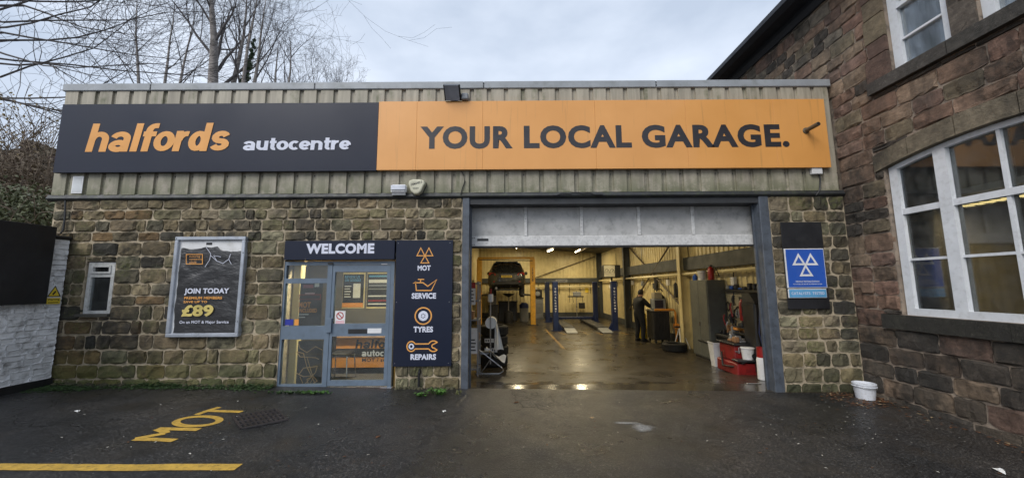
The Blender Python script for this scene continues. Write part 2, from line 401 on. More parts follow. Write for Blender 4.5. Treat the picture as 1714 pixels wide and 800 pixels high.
M_WOOD = pm('wood', (.25, .13, .06), .6, var=.3)
M_ROOFU = pm('roof underside', (.055, .05, .04), .8, var=.3)
M_BRACE = pm('brown steel', (.10, .075, .045), .6, var=.2)
M_SLATE = pm('slate', (.035, .037, .042), .6, var=.3)
M_GUTTER = pm('black gutter', (.018, .02, .026), .45, var=.2)
M_GLASS = glassmat('shop glass', (.86, .90, .88), 1.0)
M_WGLASS = glassmat('old window glass', (.74, .76, .75), 1.0, .04, .06)
M_UGLASS = glassmat('upper window glass', (.93, .95, .95), .8, .04, .04)
M_TROL = pm('dark red trolley paint', (.20, .012, .012), .45, var=.25, dirt=(.03, .01, .01), dirt_amt=.7)
M_DIM = pm('dim room plaster', (.27, .25, .225), .8, var=.2)
M_CURT = pm('net curtain', (.52, .55, .58), .9, var=.1)
M_BARK = pm('grey bark', (.25, .225, .21), .9, var=.35, scale=2, dirt=(.05, .06, .03))
M_TWIG = pm('dark twigs', (.075, .068, .068), .9, var=.2)
M_LEAF = pm('bramble leaf', (.075, .085, .035), .55, var=.5, scale=7)
M_IVY = pm('ivy leaf', (.06, .10, .045), .5, var=.5, scale=9)
M_WEED = pm('weed leaf', (.06, .14, .025), .5, var=.45, scale=20)
M_WEED2 = pm('dark ground cover leaf', (.04, .075, .022), .55, var=.5, scale=20)
M_DEAD = pm('dead leaf', (.13, .055, .022), .7, var=.6, scale=30)
M_DEADY = pm('pale leaf', (.34, .25, .14), .7, var=.4, scale=30)
M_ROADY = pm('yellow road paint', (.50, .31, .05), .6, var=.25, scale=7, dirt=(.05, .04, .025), dirt_amt=.9, bump=.3, bscale=80, fine=.35)
M_FLOORL = pm('worn floor line', (.28, .17, .05), .35, var=.3, scale=9, dirt=(.05, .04, .02), dirt_amt=.8)
M_IRON = pm('drain iron', (.028, .022, .022), .45, var=.4, bump=.3)
M_SKIN = pm('skin', (.35, .2, .14), .6, var=.08)
M_OVER = pm('dark work clothes', (.012, .013, .016), .85, var=.3, bump=.3, bscale=25)
M_HAIR = pm('dark hair', (.015, .012, .01), .7)
M_CARP = pm('dark car paint', (.022, .024, .024), .28, var=.12, coat=.8)
M_CARG = pm('car glass', (.010, .012, .014), .08, var=.1)
M_TAIL = pm('tail lamp red', (.28, .015, .015), .2, coat=.5)
M_CHROME = pm('chrome', (.6, .6, .6), .15, metal=1, var=.05)
M_PLATE = pm('number plate', (.68, .48, .05), .4, var=.05)
M_GREY = pm('grey plastic', (.22, .23, .24), .5, var=.15)
M_PINK = pm('pink notice', (.66, .42, .45), .6, var=.05)
M_HILL = pm('rough bank', (.06, .055, .03), .95, var=.5, scale=1.2, bump=.8, bscale=6)
M_POSTER = None
def poster_mat():
    mt, n, l, b = newmat('crumpled black poster'); P = worldpos(n)
    b.inputs['Base Color'].default_value = (.032, .032, .034, 1); b.inputs['Roughness'].default_value = .36; b.inputs['Specular IOR Level'].default_value = .7
    mp = n.new('ShaderNodeMapping'); mp.inputs['Scale'].default_value = (5, 5, 9); mp.inputs['Rotation'].default_value = (0, .5, 0); l.new(P, mp.inputs[0])
    h = nmath(n, l, 'ADD', nnoise(n, l, mp.outputs[0], 1.2, 3, .5), nmath(n, l, 'MULTIPLY', nnoise(n, l, mp.outputs[0], 4.5, 3), .35)); nbump(n, l, h, b, .3, .05); return mt
M_POSTER = poster_mat()

def ground_mat():
    mt, n, l, b = newmat('wet asphalt'); P = worldpos(n)
    c = nramp(n, l, nnoise(n, l, P, 48, 5, .8), [(.34, (.005, .005, .005)), (.50, (.021, .0205, .0205)), (.58, (.05, .049, .048)), (.68, (.22, .215, .21))])
    c = nmix(n, l, .85, c, nramp(n, l, nnoise(n, l, P, .5, 6, .6), [(.34, (.35, .37, .38)), (.46, (.8, .8, .8)), (.56, (1.3, 1.22, 1.12)), (.70, (2.0, 1.8, 1.55))]), 'MULTIPLY')
    c = nmix(n, l, nramp(n, l, nnoise(n, l, P, 1.1, 7, .65), [(.55, 0.0), (.70, .6)]), c, (.040, .030, .020))
    c = nmix(n, l, nramp(n, l, nnoise(n, l, P, 2.3, 7, .7), [(.57, 0.0), (.66, .75)]), c, (.010, .010, .010))
    # hairline cracks
    v = n.new('ShaderNodeTexVoronoi'); v.feature = 'DISTANCE_TO_EDGE'; v.inputs['Scale'].default_value = .42
    wv = n.new('ShaderNodeMapping'); l.new(P, wv.inputs[0]); ad = n.new('ShaderNodeVectorMath'); ad.operation = 'ADD'
    tn = n.new('ShaderNodeTexNoise'); tn.inputs['Scale'].default_value = 1.6; tn.inputs['Detail'].default_value = 6; l.new(P, tn.inputs['Vector'])
    l.new(P, ad.inputs[0]); l.new(tn.outputs['Color'], ad.inputs[1]); l.new(ad.outputs[0], v.inputs['Vector'])
    ck = nmath(n, l, 'MULTIPLY', nramp(n, l, v.outputs['Distance'], [(.0, 1.0), (.006, 0.0)]), nramp(n, l, nnoise(n, l, P, .7, 3), [(.45, 0.0), (.55, 1.0)]))
    c = nmix(n, l, nmath(n, l, 'MULTIPLY', ck, .8), c, (.004, .004, .004))
    l.new(c, b.inputs['Base Color'])
    l.new(nramp(n, l, nnoise(n, l, P, .8, 6, .6), [(.34, .20), (.5, .38), (.66, .56)]), b.inputs['Roughness'])
    h = nmath(n, l, 'ADD', nmath(n, l, 'MULTIPLY', nnoise(n, l, P, 48, 5, .8), 1.1), nnoise(n, l, P, 5, 4))
    h = nmath(n, l, 'SUBTRACT', h, ck)
    nbump(n, l, h, b, .75, .012); return mt
M_GROUND = ground_mat()
def floor_mat():
    mt, n, l, b = newmat('wet workshop concrete'); P = worldpos(n)
    c = nramp(n, l, nnoise(n, l, P, 1.3, 6, .6), [(.3, (.030, .0245, .017)), (.55, (.046, .038, .027)), (.75, (.065, .054, .040))])
    c = nmix(n, l, nramp(n, l, nnoise(n, l, P, 6, 6, .7), [(.5, 0.0), (.75, .4)]), c, (.026, .021, .015))
    l.new(c, b.inputs['Base Color']); l.new(nramp(n, l, nnoise(n, l, P, 1.9, 5), [(.35, .22), (.65, .38)]), b.inputs['Roughness'])
    wet = nramp(n, l, nmath(n, l, 'ADD', nmath(n, l, 'MULTIPLY', sepz(n, l, P, 'Y'), .4), nmath(n, l, 'MULTIPLY', nnoise(n, l, P, 2.5, 5), .5)), [(.30, .07), (.62, 1.0)])
    dry = nramp(n, l, nnoise(n, l, P, 1.9, 5), [(.35, .24), (.65, .42)]); l.new(nmath(n, l, 'MULTIPLY', dry, nmath(n, l, 'MAXIMUM', wet, .55)), b.inputs['Roughness'])
    sc = n.new('ShaderNodeMapping'); sc.inputs['Scale'].default_value = (9, .7, 1); sc.inputs['Rotation'].default_value = (0, 0, .12); l.new(P, sc.inputs[0])
    c = nmix(n, l, nramp(n, l, nnoise(n, l, sc.outputs[0], .5, 6, .65), [(.54, 0.0), (.68, .65)]), c, (.02, .017, .014)); l.new(c, b.inputs['Base Color'])
    nbump(n, l, nnoise(n, l, P, 9, 5), b, .10, .01); return mt
M_FLOOR = floor_mat()
R = random.Random(11)

# ------------------------------------------------------------------ ground, floor, bank
def frange(a, b, n): return [a + (b - a) * i / n for i in range(n + 1)]
def sheet(name, xs, ys, hf, mat, parent=None):
    mb = MB(); nx = len(xs)
    mb.add([(x, y, hf(x, y)) for y in ys for x in xs], [(j * nx + i, j * nx + i + 1, (j + 1) * nx + i + 1, (j + 1) * nx + i) for j in range(len(ys) - 1) for i in range(nx - 1)])
    o = mb.build(name, mat, parent, fix=False); o['kind'] = 'structure'; return o
def ghf(x, y):
    if -8.2 < x < 5.8 and y > 0.02: return -0.45
    if abs(x) > 30 or abs(y) > 30: return -0.35
    return gz(x, min(y, 0))
sheet('ground', [-900, -300, -100, -40] + frange(-29, -9, 10) + [-8.4, -8.15] + frange(-8, 2.5, 21) + frange(2.8, 5.7, 10) + [5.79, 5.85, 7, 10, 20, 29, 40, 100, 300, 900],
      [-900, -300, -100, -40] + frange(-29, -5, 12) + frange(-4.5, -.5, 16) + [-.25, -.06, .015, .03, 1, 5, 10, 20, 29, 40, 100, 300, 900], ghf, M_GROUND)
fl = MB()
ys = [-.05, .3, .55] + frange(.8, 2.25, 5) + [3, 17]
nx = 2
fl.add([(x, y, floor_z(y)) for y in ys for x in (-2.35, 5.5)], [(2 * j, 2 * j + 1, 2 * j + 3, 2 * j + 2) for j in range(len(ys) - 1)])
fl.add([(-2.35, -.05, floor_z(0)), (5.5, -.05, floor_z(0)), (5.5, -.05, -.6), (-2.35, -.05, -.6)], [(0, 1, 2, 3)])
o = fl.build('workshop_floor', M_FLOOR, None); o['kind'] = 'structure'
def hillh(x, y):
    a = max(0, min(1, (y - .6) / 6)); a = a * a * (3 - 2 * a)
    h = 4.2 * a * max(0, min(1, (-8.3 - x) / .6)) + 5.0 * max(0, min(1, (y - 10) / 8))
    return h - .5 + .35 * noise.noise((x * .5, y * .5, 0)) * min(1, h)
sheet('bank', [-60, -40, -30] + frange(-24, -9, 15) + [-8.6, -8.32], frange(.1, 8, 12) + [10, 12, 14, 16, 18, 22, 40], hillh, M_HILL)
sheet('hillside', [-8.3] + frange(-7, 5, 6) + [8, 14, 25], [17.3, 17.5, 19, 22, 40], lambda x, y: 0 if y < 17.4 else hillh(-12, max(y, 18)), M_HILL)

# ------------------------------------------------------------------ stone walling
def courses(z0, z1, a, b, rng):
    out = []; z = z0
    while z < z1 - 1e-6:
        h = rng.uniform(a, b)
        if z1 - z < h * 1.45: h = z1 - z
        out.append((z, min(z1, z + h))); z += h
    return out
def lay(u0, u1, rows, wmin, wmax, holes, rng, first=0.5):
    """stones as (u0,u1,v0,v1) filling rows and leaving the holes open"""
    res = []
    for (a, b) in rows:
        segs = [(u0, u1, a, b)]
        for (h0, h1, hz0, hz1) in holes:
            nxt = []
            for (s0, s1, za, zb) in segs:
                if s1 <= h0 or s0 >= h1 or zb <= hz0 or za >= hz1: nxt.append((s0, s1, za, zb)); continue
                if s0 < h0: nxt.append((s0, h0, za, zb))
                if s1 > h1: nxt.append((h1, s1, za, zb))
                m0, m1 = max(s0, h0), min(s1, h1)
                if hz0 - za > .05: nxt.append((m0, m1, za, hz0))
                if zb - hz1 > .05: nxt.append((m0, m1, hz1, zb))
            segs = nxt
        for (s0, s1, za, zb) in segs:
            if s1 - s0 < .05: continue
            u = s0
            while u < s1 - 1e-6:
                wd = rng.uniform(wmin, wmax)
                if s1 - u < wd + wmin * .8: wd = (s1 - u) if (s1 - u) < wmax * 1.15 else (s1 - u) / 2
                res.append((u, u + wd, za, zb)); u += wd
    return res
def stone_piece(fn, q, rng, joint=.02, bulge=.035, rough=.016, nx=7, ny=5, wob=.012):
    u0, u1, v0, v1 = q; u0 += joint * rng.uniform(.3, .8); u1 -= joint * rng.uniform(.3, .8); v0 += joint * rng.uniform(.25, .75); v1 -= joint * rng.uniform(.25, .75)
    w_, h_ = u1 - u0, v1 - v0; vs = []; fs = []; wob = min(wob, h_ * .05, w_ * .05); cr_ = min(.022, w_ * .10, h_ * .12)
    planes = [(bulge * rng.uniform(.8, 1.5), bulge * rng.uniform(-2.2, 2.2), bulge * rng.uniform(-1.8, 2.4)) for _ in range(4)]
    for j in range(ny):
        for i in range(nx):
            s_, t_ = i / (nx - 1), j / (ny - 1); u = u0 + s_ * w_; v = v0 + t_ * h_
            if i in (0, nx - 1) or j in (0, ny - 1):
                u += rng.uniform(-wob, wob); v += rng.uniform(-wob, wob); d = rng.uniform(.006, .018)
                if i in (0, nx - 1) and j in (0, ny - 1): u += cr_ * .5 * (1 if i == 0 else -1); v += cr_ * .5 * (1 if j == 0 else -1)
            else:
                u += rng.uniform(-.3, .3) * w_ / nx; v += rng.uniform(-.28, .28) * h_ / ny
                if i in (1, nx - 2): u += (u0 - u) * .68 if i == 1 else (u1 - u) * .68
                if j in (1, ny - 2): v += (v0 - v) * .62 if j == 1 else (v1 - v) * .62
                d = min(p_[0] + p_[1] * (s_ - .5) + p_[2] * (t_ - .5) for p_ in planes) + rng.uniform(-rough, rough) * .8
            vs.append((u, v, max(.002, d)))
    for j in range(ny - 1):
        for i in range(nx - 1): fs.append((j * nx + i, j * nx + i + 1, (j + 1) * nx + i + 1, (j + 1) * nx + i))
    ring = [i for i in range(nx)] + [j * nx + nx - 1 for j in range(1, ny)] + [(ny - 1) * nx + i for i in range(nx - 2, -1, -1)] + [j * nx for j in range(ny - 2, 0, -1)]
    n0 = len(vs)
    for k in ring: vs.append((vs[k][0], vs[k][1], -.04))
    for k in range(len(ring)): k2 = (k + 1) % len(ring); fs.append((ring[k], n0 + k, n0 + k2, ring[k2]))
    return [fn(*p) for p in vs], fs
def lay_stones(fn, quads, parent, mat, rng, tint, name='stone', limit=300, **kw):
    quads = sorted(quads, key=lambda q: -(q[1] - q[0]) * (q[3] - q[2])); rest = MB()
    for k, q in enumerate(quads):
        vs, fs = stone_piece(fn, q, rng, **kw)
        if k < limit:
            o = MB().add(vs, fs).build(name, mat, parent); o.color = (*tint(q, rng), 1)
        else: rest.add(vs, fs)
    if rest.v:
        o = rest.build(name + '_remainder', mat, parent); o['kind'] = 'stuff'; o.color = (*tint((0, 0, 0, 0), rng), 1)
def backing(mb, fn, u0, u1, v0, v1, holes, d0, d1):
    us = sorted({u0, u1} | {h[0] for h in holes if u0 < h[0] < u1} | {h[1] for h in holes if u0 < h[1] < u1})
    for a, b in zip(us, us[1:]):
        z = v0
        for h in sorted([h for h in holes if h[0] < b - 1e-6 and h[1] > a + 1e-6], key=lambda h: h[2]):
            if h[2] > z: mb.prism([(a, z), (b, z), (b, h[2]), (a, h[2])], fn, d0, d1)
            z = max(z, h[3])
        if z < v1: mb.prism([(a, z), (b, z), (b, v1), (a, v1)], fn, d0, d1)

# ------------------------------------------------------------------ the garage
DRIP = 3.235                                   # underside of the cladding trim
XL, XR = FY(85, 340).x, FY(1380, 140).x + .04
TOP = FY(857, 141).z
G = thing('garage_building', 'long single-storey garage of rough brown stone under beige metal cladding', 'building', (-1, 0, 0))
DX0, DX1, DZ1 = FY(463, 652).x, FY(660, 640).x, FY(570, 436).z
PXL0, PXL1 = FY(773, 500).x, FY(785, 500).x
PXR0, PXR1 = FY(1283, 500).x, FY(1299, 500).x
WX0, WX1, WZ0, WZ1 = FY(140, 480).x, FY(190, 480).x, FY(160, 525).z, FY(165, 437).z
ZL = DRIP - .02
f0 = fac(0)
holes = [(DX0 - .01, DX1 + .01, -1, DZ1 + .01), (WX0, WX1, WZ0 - .05, WZ1)]
wb = MB(); backing(wb, f0, XL + .1, PXL0, -.3, ZL, holes, -.35, 0); 
W1 = wb.build('stone_wall', M_MORTAR, G)
wb = MB(); backing(wb, f0, PXR1, RWX - .03, -.3, ZL, [], -.35, 0); W2 = wb.build('stone_pier', M_MORTAR, G)
PAL = [(.29, .225, .125), (.24, .185, .105), (.33, .26, .15), (.19, .155, .095), (.25, .215, .12), (.29, .22, .13), (.15, .13, .085), (.27, .22, .145), (.36, .29, .175), (.30, .27, .17)]
def tint1(q, rng):
    c = rng.choice(PAL); k = rng.uniform(.75, 1.25)
    if rng.random() < .09: c = rng.choice([(.085, .075, .055), (.07, .065, .05), (.10, .085, .06)])
    if (q[0] < -6.2 and rng.random() < .3): c = (.26, .165, .075)
    return tuple(x * k for x in c)
rw = random.Random(5)
rowsL = courses(-.02, ZL, .16, .255, rw)
st = lay(XL + .1, PXL0 - .01, rowsL, .17, .50, holes, rw)
sp = lay(PXR1 + .01, RWX - .035, courses(-.14, ZL, .19, .25, rw), .20, .44, [], rw)
lay_stones(f0, st, W1, M_STONE, rw, tint1, joint=.024)
lay_stones(f0, sp, W2, M_STONE, rw, tint1, joint=.03)

# upper cladding: one sheet per rib bay
pitch = FY(700, 310).x - FY(670.5, 310).x
nb = int(round((XR - XL) / pitch)); pitch = (XR - XL) / nb
me = None
for i in range(nb):
    x = XL + i * pitch; z0, z1 = DRIP + .06, TOP - .1
    if me is None:
        poly = [(0, .0), (.030, .0), (.036, .032), (pitch - .046, .032), (pitch - .040, .0), (pitch - .022, -.004), (pitch, -.004)]
        mb = MB(); n = len(poly)
        mb.add([(x + u, -d - .01, z0) for u, d in poly] + [(x + u, -d - .01, z1) for u, d in poly], [(k, k + 1, n + k + 1, n + k) for k in range(n - 1)])
        o = mb.build('cladding_sheet', M_CLAD, G, fix=False); me = o.data; first = o.location.copy()
    else:
        o = link('cladding_sheet', me, None, G, WL[first_name] + Vector((i * pitch, 0, 0)))
    first_name = 'cladding_sheet'
mb = MB()
for i in range(nb + 1):
    mb.lathe([(.008, 0), (.008, -.006), (.004, -.009)], (XL + i * pitch - .008, -.010, 3.62), 'y', 6)
    mb.lathe([(.008, 0), (.008, -.006), (.004, -.009)], (XL + i * pitch - .008, -.010, 5.24), 'y', 6)
o = mb.build('fixings', M_DRIP, G); o['kind'] = 'stuff'
mb = MB().box((XL + .02, .02, DRIP), (XR - .02, .4, TOP - .08)); mb.build('parapet', M_LINTEL, G)
mb = MB().prism([(.035, 0), (.05, .02), (.02, .085), (-.05, .085), (-.05, -.02), (-.0, -.02)], lambda u, v, d: Vector((XL - .03 + d, -u - .012, DRIP - .02 + v)), 0, XR - XL + .12)
mb.build('drip_trim', M_DRIP, G)
cx = [XL - .02] + [FY(q, 143).x for q in (258, 530, 810, 1096)] + [XR + .02]
for a, b in zip(cx, cx[1:]):
    MB().cbox((a + .002, -.065, TOP - .115), (b - .002, .45, TOP + .025), .012).build('coping_section', M_COPING, G)
mb = MB()
for q in (258, 530, 810, 1096):
    x = FY(q, 143).x; mb.box((x - .006, -.068, TOP - .09), (x + .006, -.06, TOP - .055)); mb.box((x - .006, -.068, TOP - .03), (x + .006, -.06, TOP - .005))
mb.build('coping_clip', M_BLK, G)
# shell of the building: outer side walls, roof
mb = MB().box((XL + .05, .02, -.3), (XL + .35, 16.9, 4.6)); mb.box((RWX - .12, .4, -.3), (RWX - .03, 16.9, 3.9)); mb.box((XL + .35, 16.7, -.3), (RWX - .12, 16.9, 4.1))
mb.build('outer_wall', M_MORTAR, G)
MB().add([(XL + .02, .4, 4.75), (RWX - .03, .4, 4.1), (RWX - .03, 16.9, 4.1), (XL + .02, 16.9, 4.75), (XL + .02, .4, 4.85), (RWX - .03, .4, 4.2), (RWX - .03, 16.9, 4.2), (XL + .02, 16.9, 4.85)],
         [(0, 3, 2, 1), (4, 5, 6, 7), (0, 1, 5, 4), (1, 2, 6, 5), (2, 3, 7, 6), (3, 0, 4, 7)]).build('roof', M_ROOFU, G)
# inside lining
IXL, IXR, IY = -2.06, 5.42, 16.55
def ztop(x): return 4.15 - .075 * (x - IXL)
def corrugated(name, fn, u0, u1, zt, pitch_, depth_, mat, parent, z0=FLOOR + .18, holes=None):
    mb = MB(); u = u0; pr = []
    while u < u1 - 1e-6:
        for a, d in ((0, 0), (.5, 0), (.58, depth_), (.92, depth_)): pr.append((min(u1, u + a * pitch_), d))
        u += pitch_
    pr.append((u1, 0)); n = len(pr)
    mb.add([fn(a, z0, d) for a, d in pr] + [fn(a, zt(a), d) for a, d in pr], [(k, k + 1, n + k + 1, n + k) for k in range(n - 1)])
    return mb.build(name, mat, parent, fix=False)
corrugated('back_lining', fac(IY), IXL, IXR, ztop, .22, .03, M_CREAM, G)
corrugated('side_lining', rgt(IXR), -IY, -.3, lambda u: ztop(IXR), .22, .03, M_CREAM, G)
corrugated('partition_lining', lft(IXL), .3, IY, lambda u: ztop(IXL), .22, .03, M_CREAM, G)
mb = MB().box((IXL, IY + .04, FLOOR - .1), (IXR + .06, IY + .1, ztop(0) + .3)); mb.box((IXR + .05, .3, -.4), (IXR + .1, IY, 3.8)); mb.box((IXL - .1, .36, -.3), (IXL - .05, IY, 4.3)); mb.build('wall_core', M_LINTEL, G)
mb = MB().box((IXL, IY - .05, FLOOR), (IXR, IY, FLOOR + .3)); mb.box((IXR - .05, .3, FLOOR - .02), (IXR, IY - .05, FLOOR + .28)); mb.build('skirting', M_RAIL, G)
MB().add([(IXL, .3, ztop(IXL)), (IXR, .3, ztop(IXR)), (IXR, IY, ztop(IXR)), (IXL, IY, ztop(IXL))], [(0, 1, 2, 3)]).build('ceiling', M_ROOFU, G)
MB().cbox((IXL, IY - .16, 1.84), (IXR, IY - .035, 2.12), .01).build('sheeting_rail', M_RAIL, G)
MB().cbox((IXR - .16, .5, 2.12), (IXR - .035, IY - .17, 2.50), .01).build('sheeting_rail', M_RAIL, G)
MB().tube([(IXR - .2, 1.0, 2.02), (IXR - .2, IY - .3, 1.94)], .045, 8).build('service_pipe', M_CREAM, G, True)
MB().tube([(1.2, IY - .2, 1.60), (IXR - .2, IY - .2, 1.60)], .04, 8).build('service_pipe', M_CREAM, G, True)
for y in (5.15, 10.9, IY - .22):
    mb = MB(); x1 = IXR - .036
    mb.box((x1 - .28, y - .1, FLOOR), (x1 - .265, y + .1, 3.62)); mb.box((x1 - .015, y - .1, FLOOR), (x1, y + .1, 3.62)); mb.box((x1 - .266, y - .008, FLOOR), (x1 - .014, y + .008, 3.62))
    mb.build('steel_column', M_CREAM if y < 8 else M_RAIL, G)
    if y < 16: MB().cbox((IXL + .05, y - .09, ztop(1) - .26), (IXR, y + .09, ztop(1) - .02), .02).build('roof_beam', M_RAIL, G)
for (a, b) in (((IXR - .12, 10.8, 3.5), (IXR - .12, 5.3, .9)), ((IXR - .14, 10.8, .6), (IXR - .14, 5.3, 3.4)), ((1.4, IY - .1, 2.15), (IXR - .4, IY - .1, 3.4))):
    MB().tube([a, b], .03, 6).build('brace', M_BRACE, G, True)
for y in frange(1.5, 15.5, 7):
    MB().cbox((IXL + .05, y - .03, ztop(IXL) - .14), (IXR - .05, y + .03, ztop(IXL) - .62 + .46), .01) if False else None

# garage door: sectional leaf raised, five panes over a wide bottom rail
dy = .28
LX0, LX1 = FY(786, 400, dy).x, FY(1274, 400, dy).x
Zr0, Zr1, Zp1 = FY(1020, 411, dy).z, FY(1020, 394, dy).z, FY(1020, 340, dy).z
GD = MB().cbox((LX0, dy, Zr0), (LX1, dy + .05, Zr1), .008).build('garage_door', M_GRAIL, G)
mx = [LX0] + [FY(q, 370, dy).x for q in (880, 973.5, 1069.5, 1160)] + [LX1]
for a, b in zip(mx, mx[1:]):
    MB().cbox((a + .028, dy + .02, Zr1 - .005), (b - .028, dy + .05, Zp1 + .1), .006).build('panel', M_GDOOR, GD)
for x in mx: MB().cbox((x - .03, dy - .004, Zr1 + .002), (x + .03, dy + .046, Zp1 + .1), .006).build('mullion', M_GRAIL, GD)
MB().cbox((LX0 + .14, dy - .012, Zr1 - .085), (LX0 + .34, dy - .001, Zr1 - .045), .003).build('handle', M_BLK, GD)
MB().box((LX0, dy + .002, Zr0 - .03), (LX1, dy + .045, Zr0 - .001)).build('seal', M_RUB, GD)
mb = MB()
for x in (LX0 + .06, LX0 + .09, LX1 - .06, LX1 - .09):
    for z in (Zr0 + .03, Zr0 + .15): mb.box((x - .008, dy - .008, z - .006), (x + .008, dy - .001, z + .006))
mb.build('bolt', M_BLK, GD)
# jamb posts: channel sections with a flange
for (a, b) in ((PXL0, PXL1), (PXR0, PXR1)):
    mb = MB(); mb.cbox((a, -.03, -.12), (b, .02, DRIP - .025), .008); inn = b if a < 0 else a; s_ = 1 if a < 0 else -1
    mb.box((inn - .012 * s_, .021, -.12), (inn, .16, DRIP - .14)); mb.box((inn, .145, -.12), (inn + .025 * s_, .16, DRIP - .14)); mb.box((inn - .1 * s_, .161, -.12), (inn - .03 * s_, .27, DRIP - .14))
    mb.build('jamb_post', M_STEELP, G)
MB().box((PXL1 + .001, .0, DRIP - .14), (PXR0 - .001, .3, DRIP - .025)).build('lintel', M_LINTEL, G)
MB().box((PXL1 + .06, .32, Zp1 - .05), (PXR0 - .06, .36, 3.9)).build('door_header', M_LINTEL, G)

# ------------------------------------------------------------------ small window in the stone wall
wy = .07
fw = fac(wy)
WN = MB(); W0, W1_ = WX0 + .02, WX1 - .03
zt, zs, zm = WZ1 - .02, WZ0 + .0, FY(165, 461, wy).z
for (a, b, c, d) in ((W0, W1_, zt - .05, zt), (W0, W1_, zs, zs + .05), (W0, W0 + .06, zs + .05, zt - .05), (W1_ - .06, W1_, zs + .05, zt - .05), (W0 + .06, W1_ - .06, zm - .03, zm + .03)):
    WN.prism([(a, c), (b, c), (b, d), (a, d)], fw, 0, .05)
WN = WN.build('toilet_window', M_UPVC, G); WN.name = 'small_window'; reg(WN, WL['toilet_window'])
mb = MB()
for (a, b, c, d) in ((W0 + .06, W1_ - .06, zm + .16 + .0, zm + .19), (W0 + .06, W1_ - .06, zm + .03, zm + .055)): mb.prism([(a, c), (b, c), (b, d), (a, d)], fw, .01, .062)
mb = MB(); a, b, c, d = W0 + .062, W1_ - .062, zm + .032, zt - .052
for q in ((a, b, d - .03, d), (a, b, c, c + .03), (a, a + .03, c + .03, d - .03), (b - .03, b, c + .03, d - .03)): mb.prism([(q[0], q[2]), (q[1], q[2]), (q[1], q[3]), (q[0], q[3])], fw, .02, .066)
mb.build('top_sash', M_UPVC, WN)
MB().prism([(W0 + .05, zm + .02), (W1_ - .05, zm + .02), (W1_ - .05, zt - .04), (W0 + .05, zt - .04)], fw, .012, .02).build('pane', M_WGLASS, WN)
MB().prism([(W0 + .05, zs + .04), (W1_ - .05, zs + .04), (W1_ - .05, zm - .02), (W0 + .05, zm - .02)], fw, .012, .02).build('pane', M_WGLASS, WN)
MB().prism([(WX0 - .04, WZ0 - .045), (WX1 + .0, WZ0 - .045), (WX1 + .0, WZ0 - .002), (WX0 - .04, WZ0 - .002)], f0, -.15, .05).build('sill', pm('dark sill', (.06, .055, .045), .8, var=.3), WN)
MB().box((W0 - .02, .1, WZ0), (W1_ + .02, .62, WZ1 + .02)).build('dark_room', pm('unlit room', (.04, .04, .04), .9), WN) if False else None
MB().prism([(WX0, WZ0), (WX1, WZ0), (WX1, WZ1), (WX0, WZ1)], fac(.5), 0, .02).build('room_wall', pm('unlit room wall', (.11, .11, .10), .9), WN)

# ------------------------------------------------------------------ entrance: blue grey shopfront with sidelight and door
ey = .06; fe = fac(ey)
EN = MB()
def rects(mb, fn, qs, d0, d1):
    for (a, b, c, d) in qs: mb.prism([(a, c), (b, c), (b, d), (a, d)], fn, d0, d1)
    return mb
e = lambda px, py: FY(px, py, ey)
fl_, fr_ = e(466, 600).x, e(657, 600).x; fm0, fm1 = e(545, 560).x, e(553, 560).x
ez0, ez1 = .02, e(570, 438).z
zq0, zq1 = e(510, 474).z, e(510, 466).z           # transom under the toplight
zb0, zb1 = e(510, 567).z, e(510, 545).z           # spandrel of the sidelight
rects(EN, fe, [(fl_, fr_, ez1 - .06, ez1), (fl_, fl_ + .065, ez0, ez1 - .06), (fr_ - .06, fr_, ez0, ez1 - .06), (fm0, fm1, ez0, ez1 - .06),
               (fl_ + .065, fm0, ez0, ez0 + .07), (fl_ + .065, fm0, zq0, zq1), (fl_ + .065, fm0, zb0, zb1)], -.02, .05)
EN = EN.build('entrance_frame', M_BLUEFR, G)
def pane(name, mat, parent, fn, a, b, c, d, d0, th=.008): return MB().prism([(a, c), (b, c), (b, d), (a, d)], fn, d0, d0 + th).build(name, mat, parent)
pane('pane', M_GLASS, EN, fe, fl_ + .06, fm0 + .004, zq1 - .005, ez1 - .055, .01)
pane('pane', M_GLASS, EN, fe, fl_ + .06, fm0 + .004, zb1 - .005, zq0 + .005, .01)
pane('pane', M_GLASS, EN, fe, fl_ + .06, fm0 + .004, ez0 + .065, zb0 + .005, .01)
da, db = fm1 + .006, fr_ - .065; dz0, dz1 = .06, ez1 - .066
dr0, dr1 = e(600, 562).z, e(600, 541).z; dg0 = e(600, 635).z; dgt = e(600, 455).z
gx0, gx1 = e(561, 500).x, e(648, 500).x
DR = rects(MB(), fe, [(da, gx0, dz0, dz1), (gx1, db, dz0, dz1), (gx0, gx1, dz0, dg0), (gx0, gx1, dr0, dr1), (gx0, gx1, dgt, dz1)], .0, .045).build('door', M_BLUEFR, G)
pane('pane', M_GLASS, DR, fe, gx0 - .005, gx1 + .005, dr1 - .005, dgt + .005, .016)
pane('pane', M_GLASS, DR, fe, gx0 - .005, gx1 + .005, dg0 - .005, dr0 + .005, .016)
rects(MB(), fe, [(e(549, 545).x, e(558, 545).x, e(550, 555).z, e(550, 532).z)], .046, .085).build('handle', M_BLUEFR, DR)
rects(MB(), fe, [(e(585, 553).x, e(616, 553).x, e(600, 557).z, e(600, 550).z)], .046, .056).build('letter_slot', M_BLK, DR)
rects(MB(), fe, [(e(617, 553).x, e(640, 553).x, e(600, 557).z, e(600, 549).z)], .046, .05).build('sticker', M_WHITE, DR)
rects(MB(), fe, [(e(640, 445).x, e(650, 445).x, dz1 + .012, dz1 + .022)], .05, .058).build('closer_plate', M_WHITE, DR)
rects(MB(), fe, [(fm0 - .02, fr_ + .02, -.01, .035)], -.02, .09).build('threshold', M_ALU, EN)
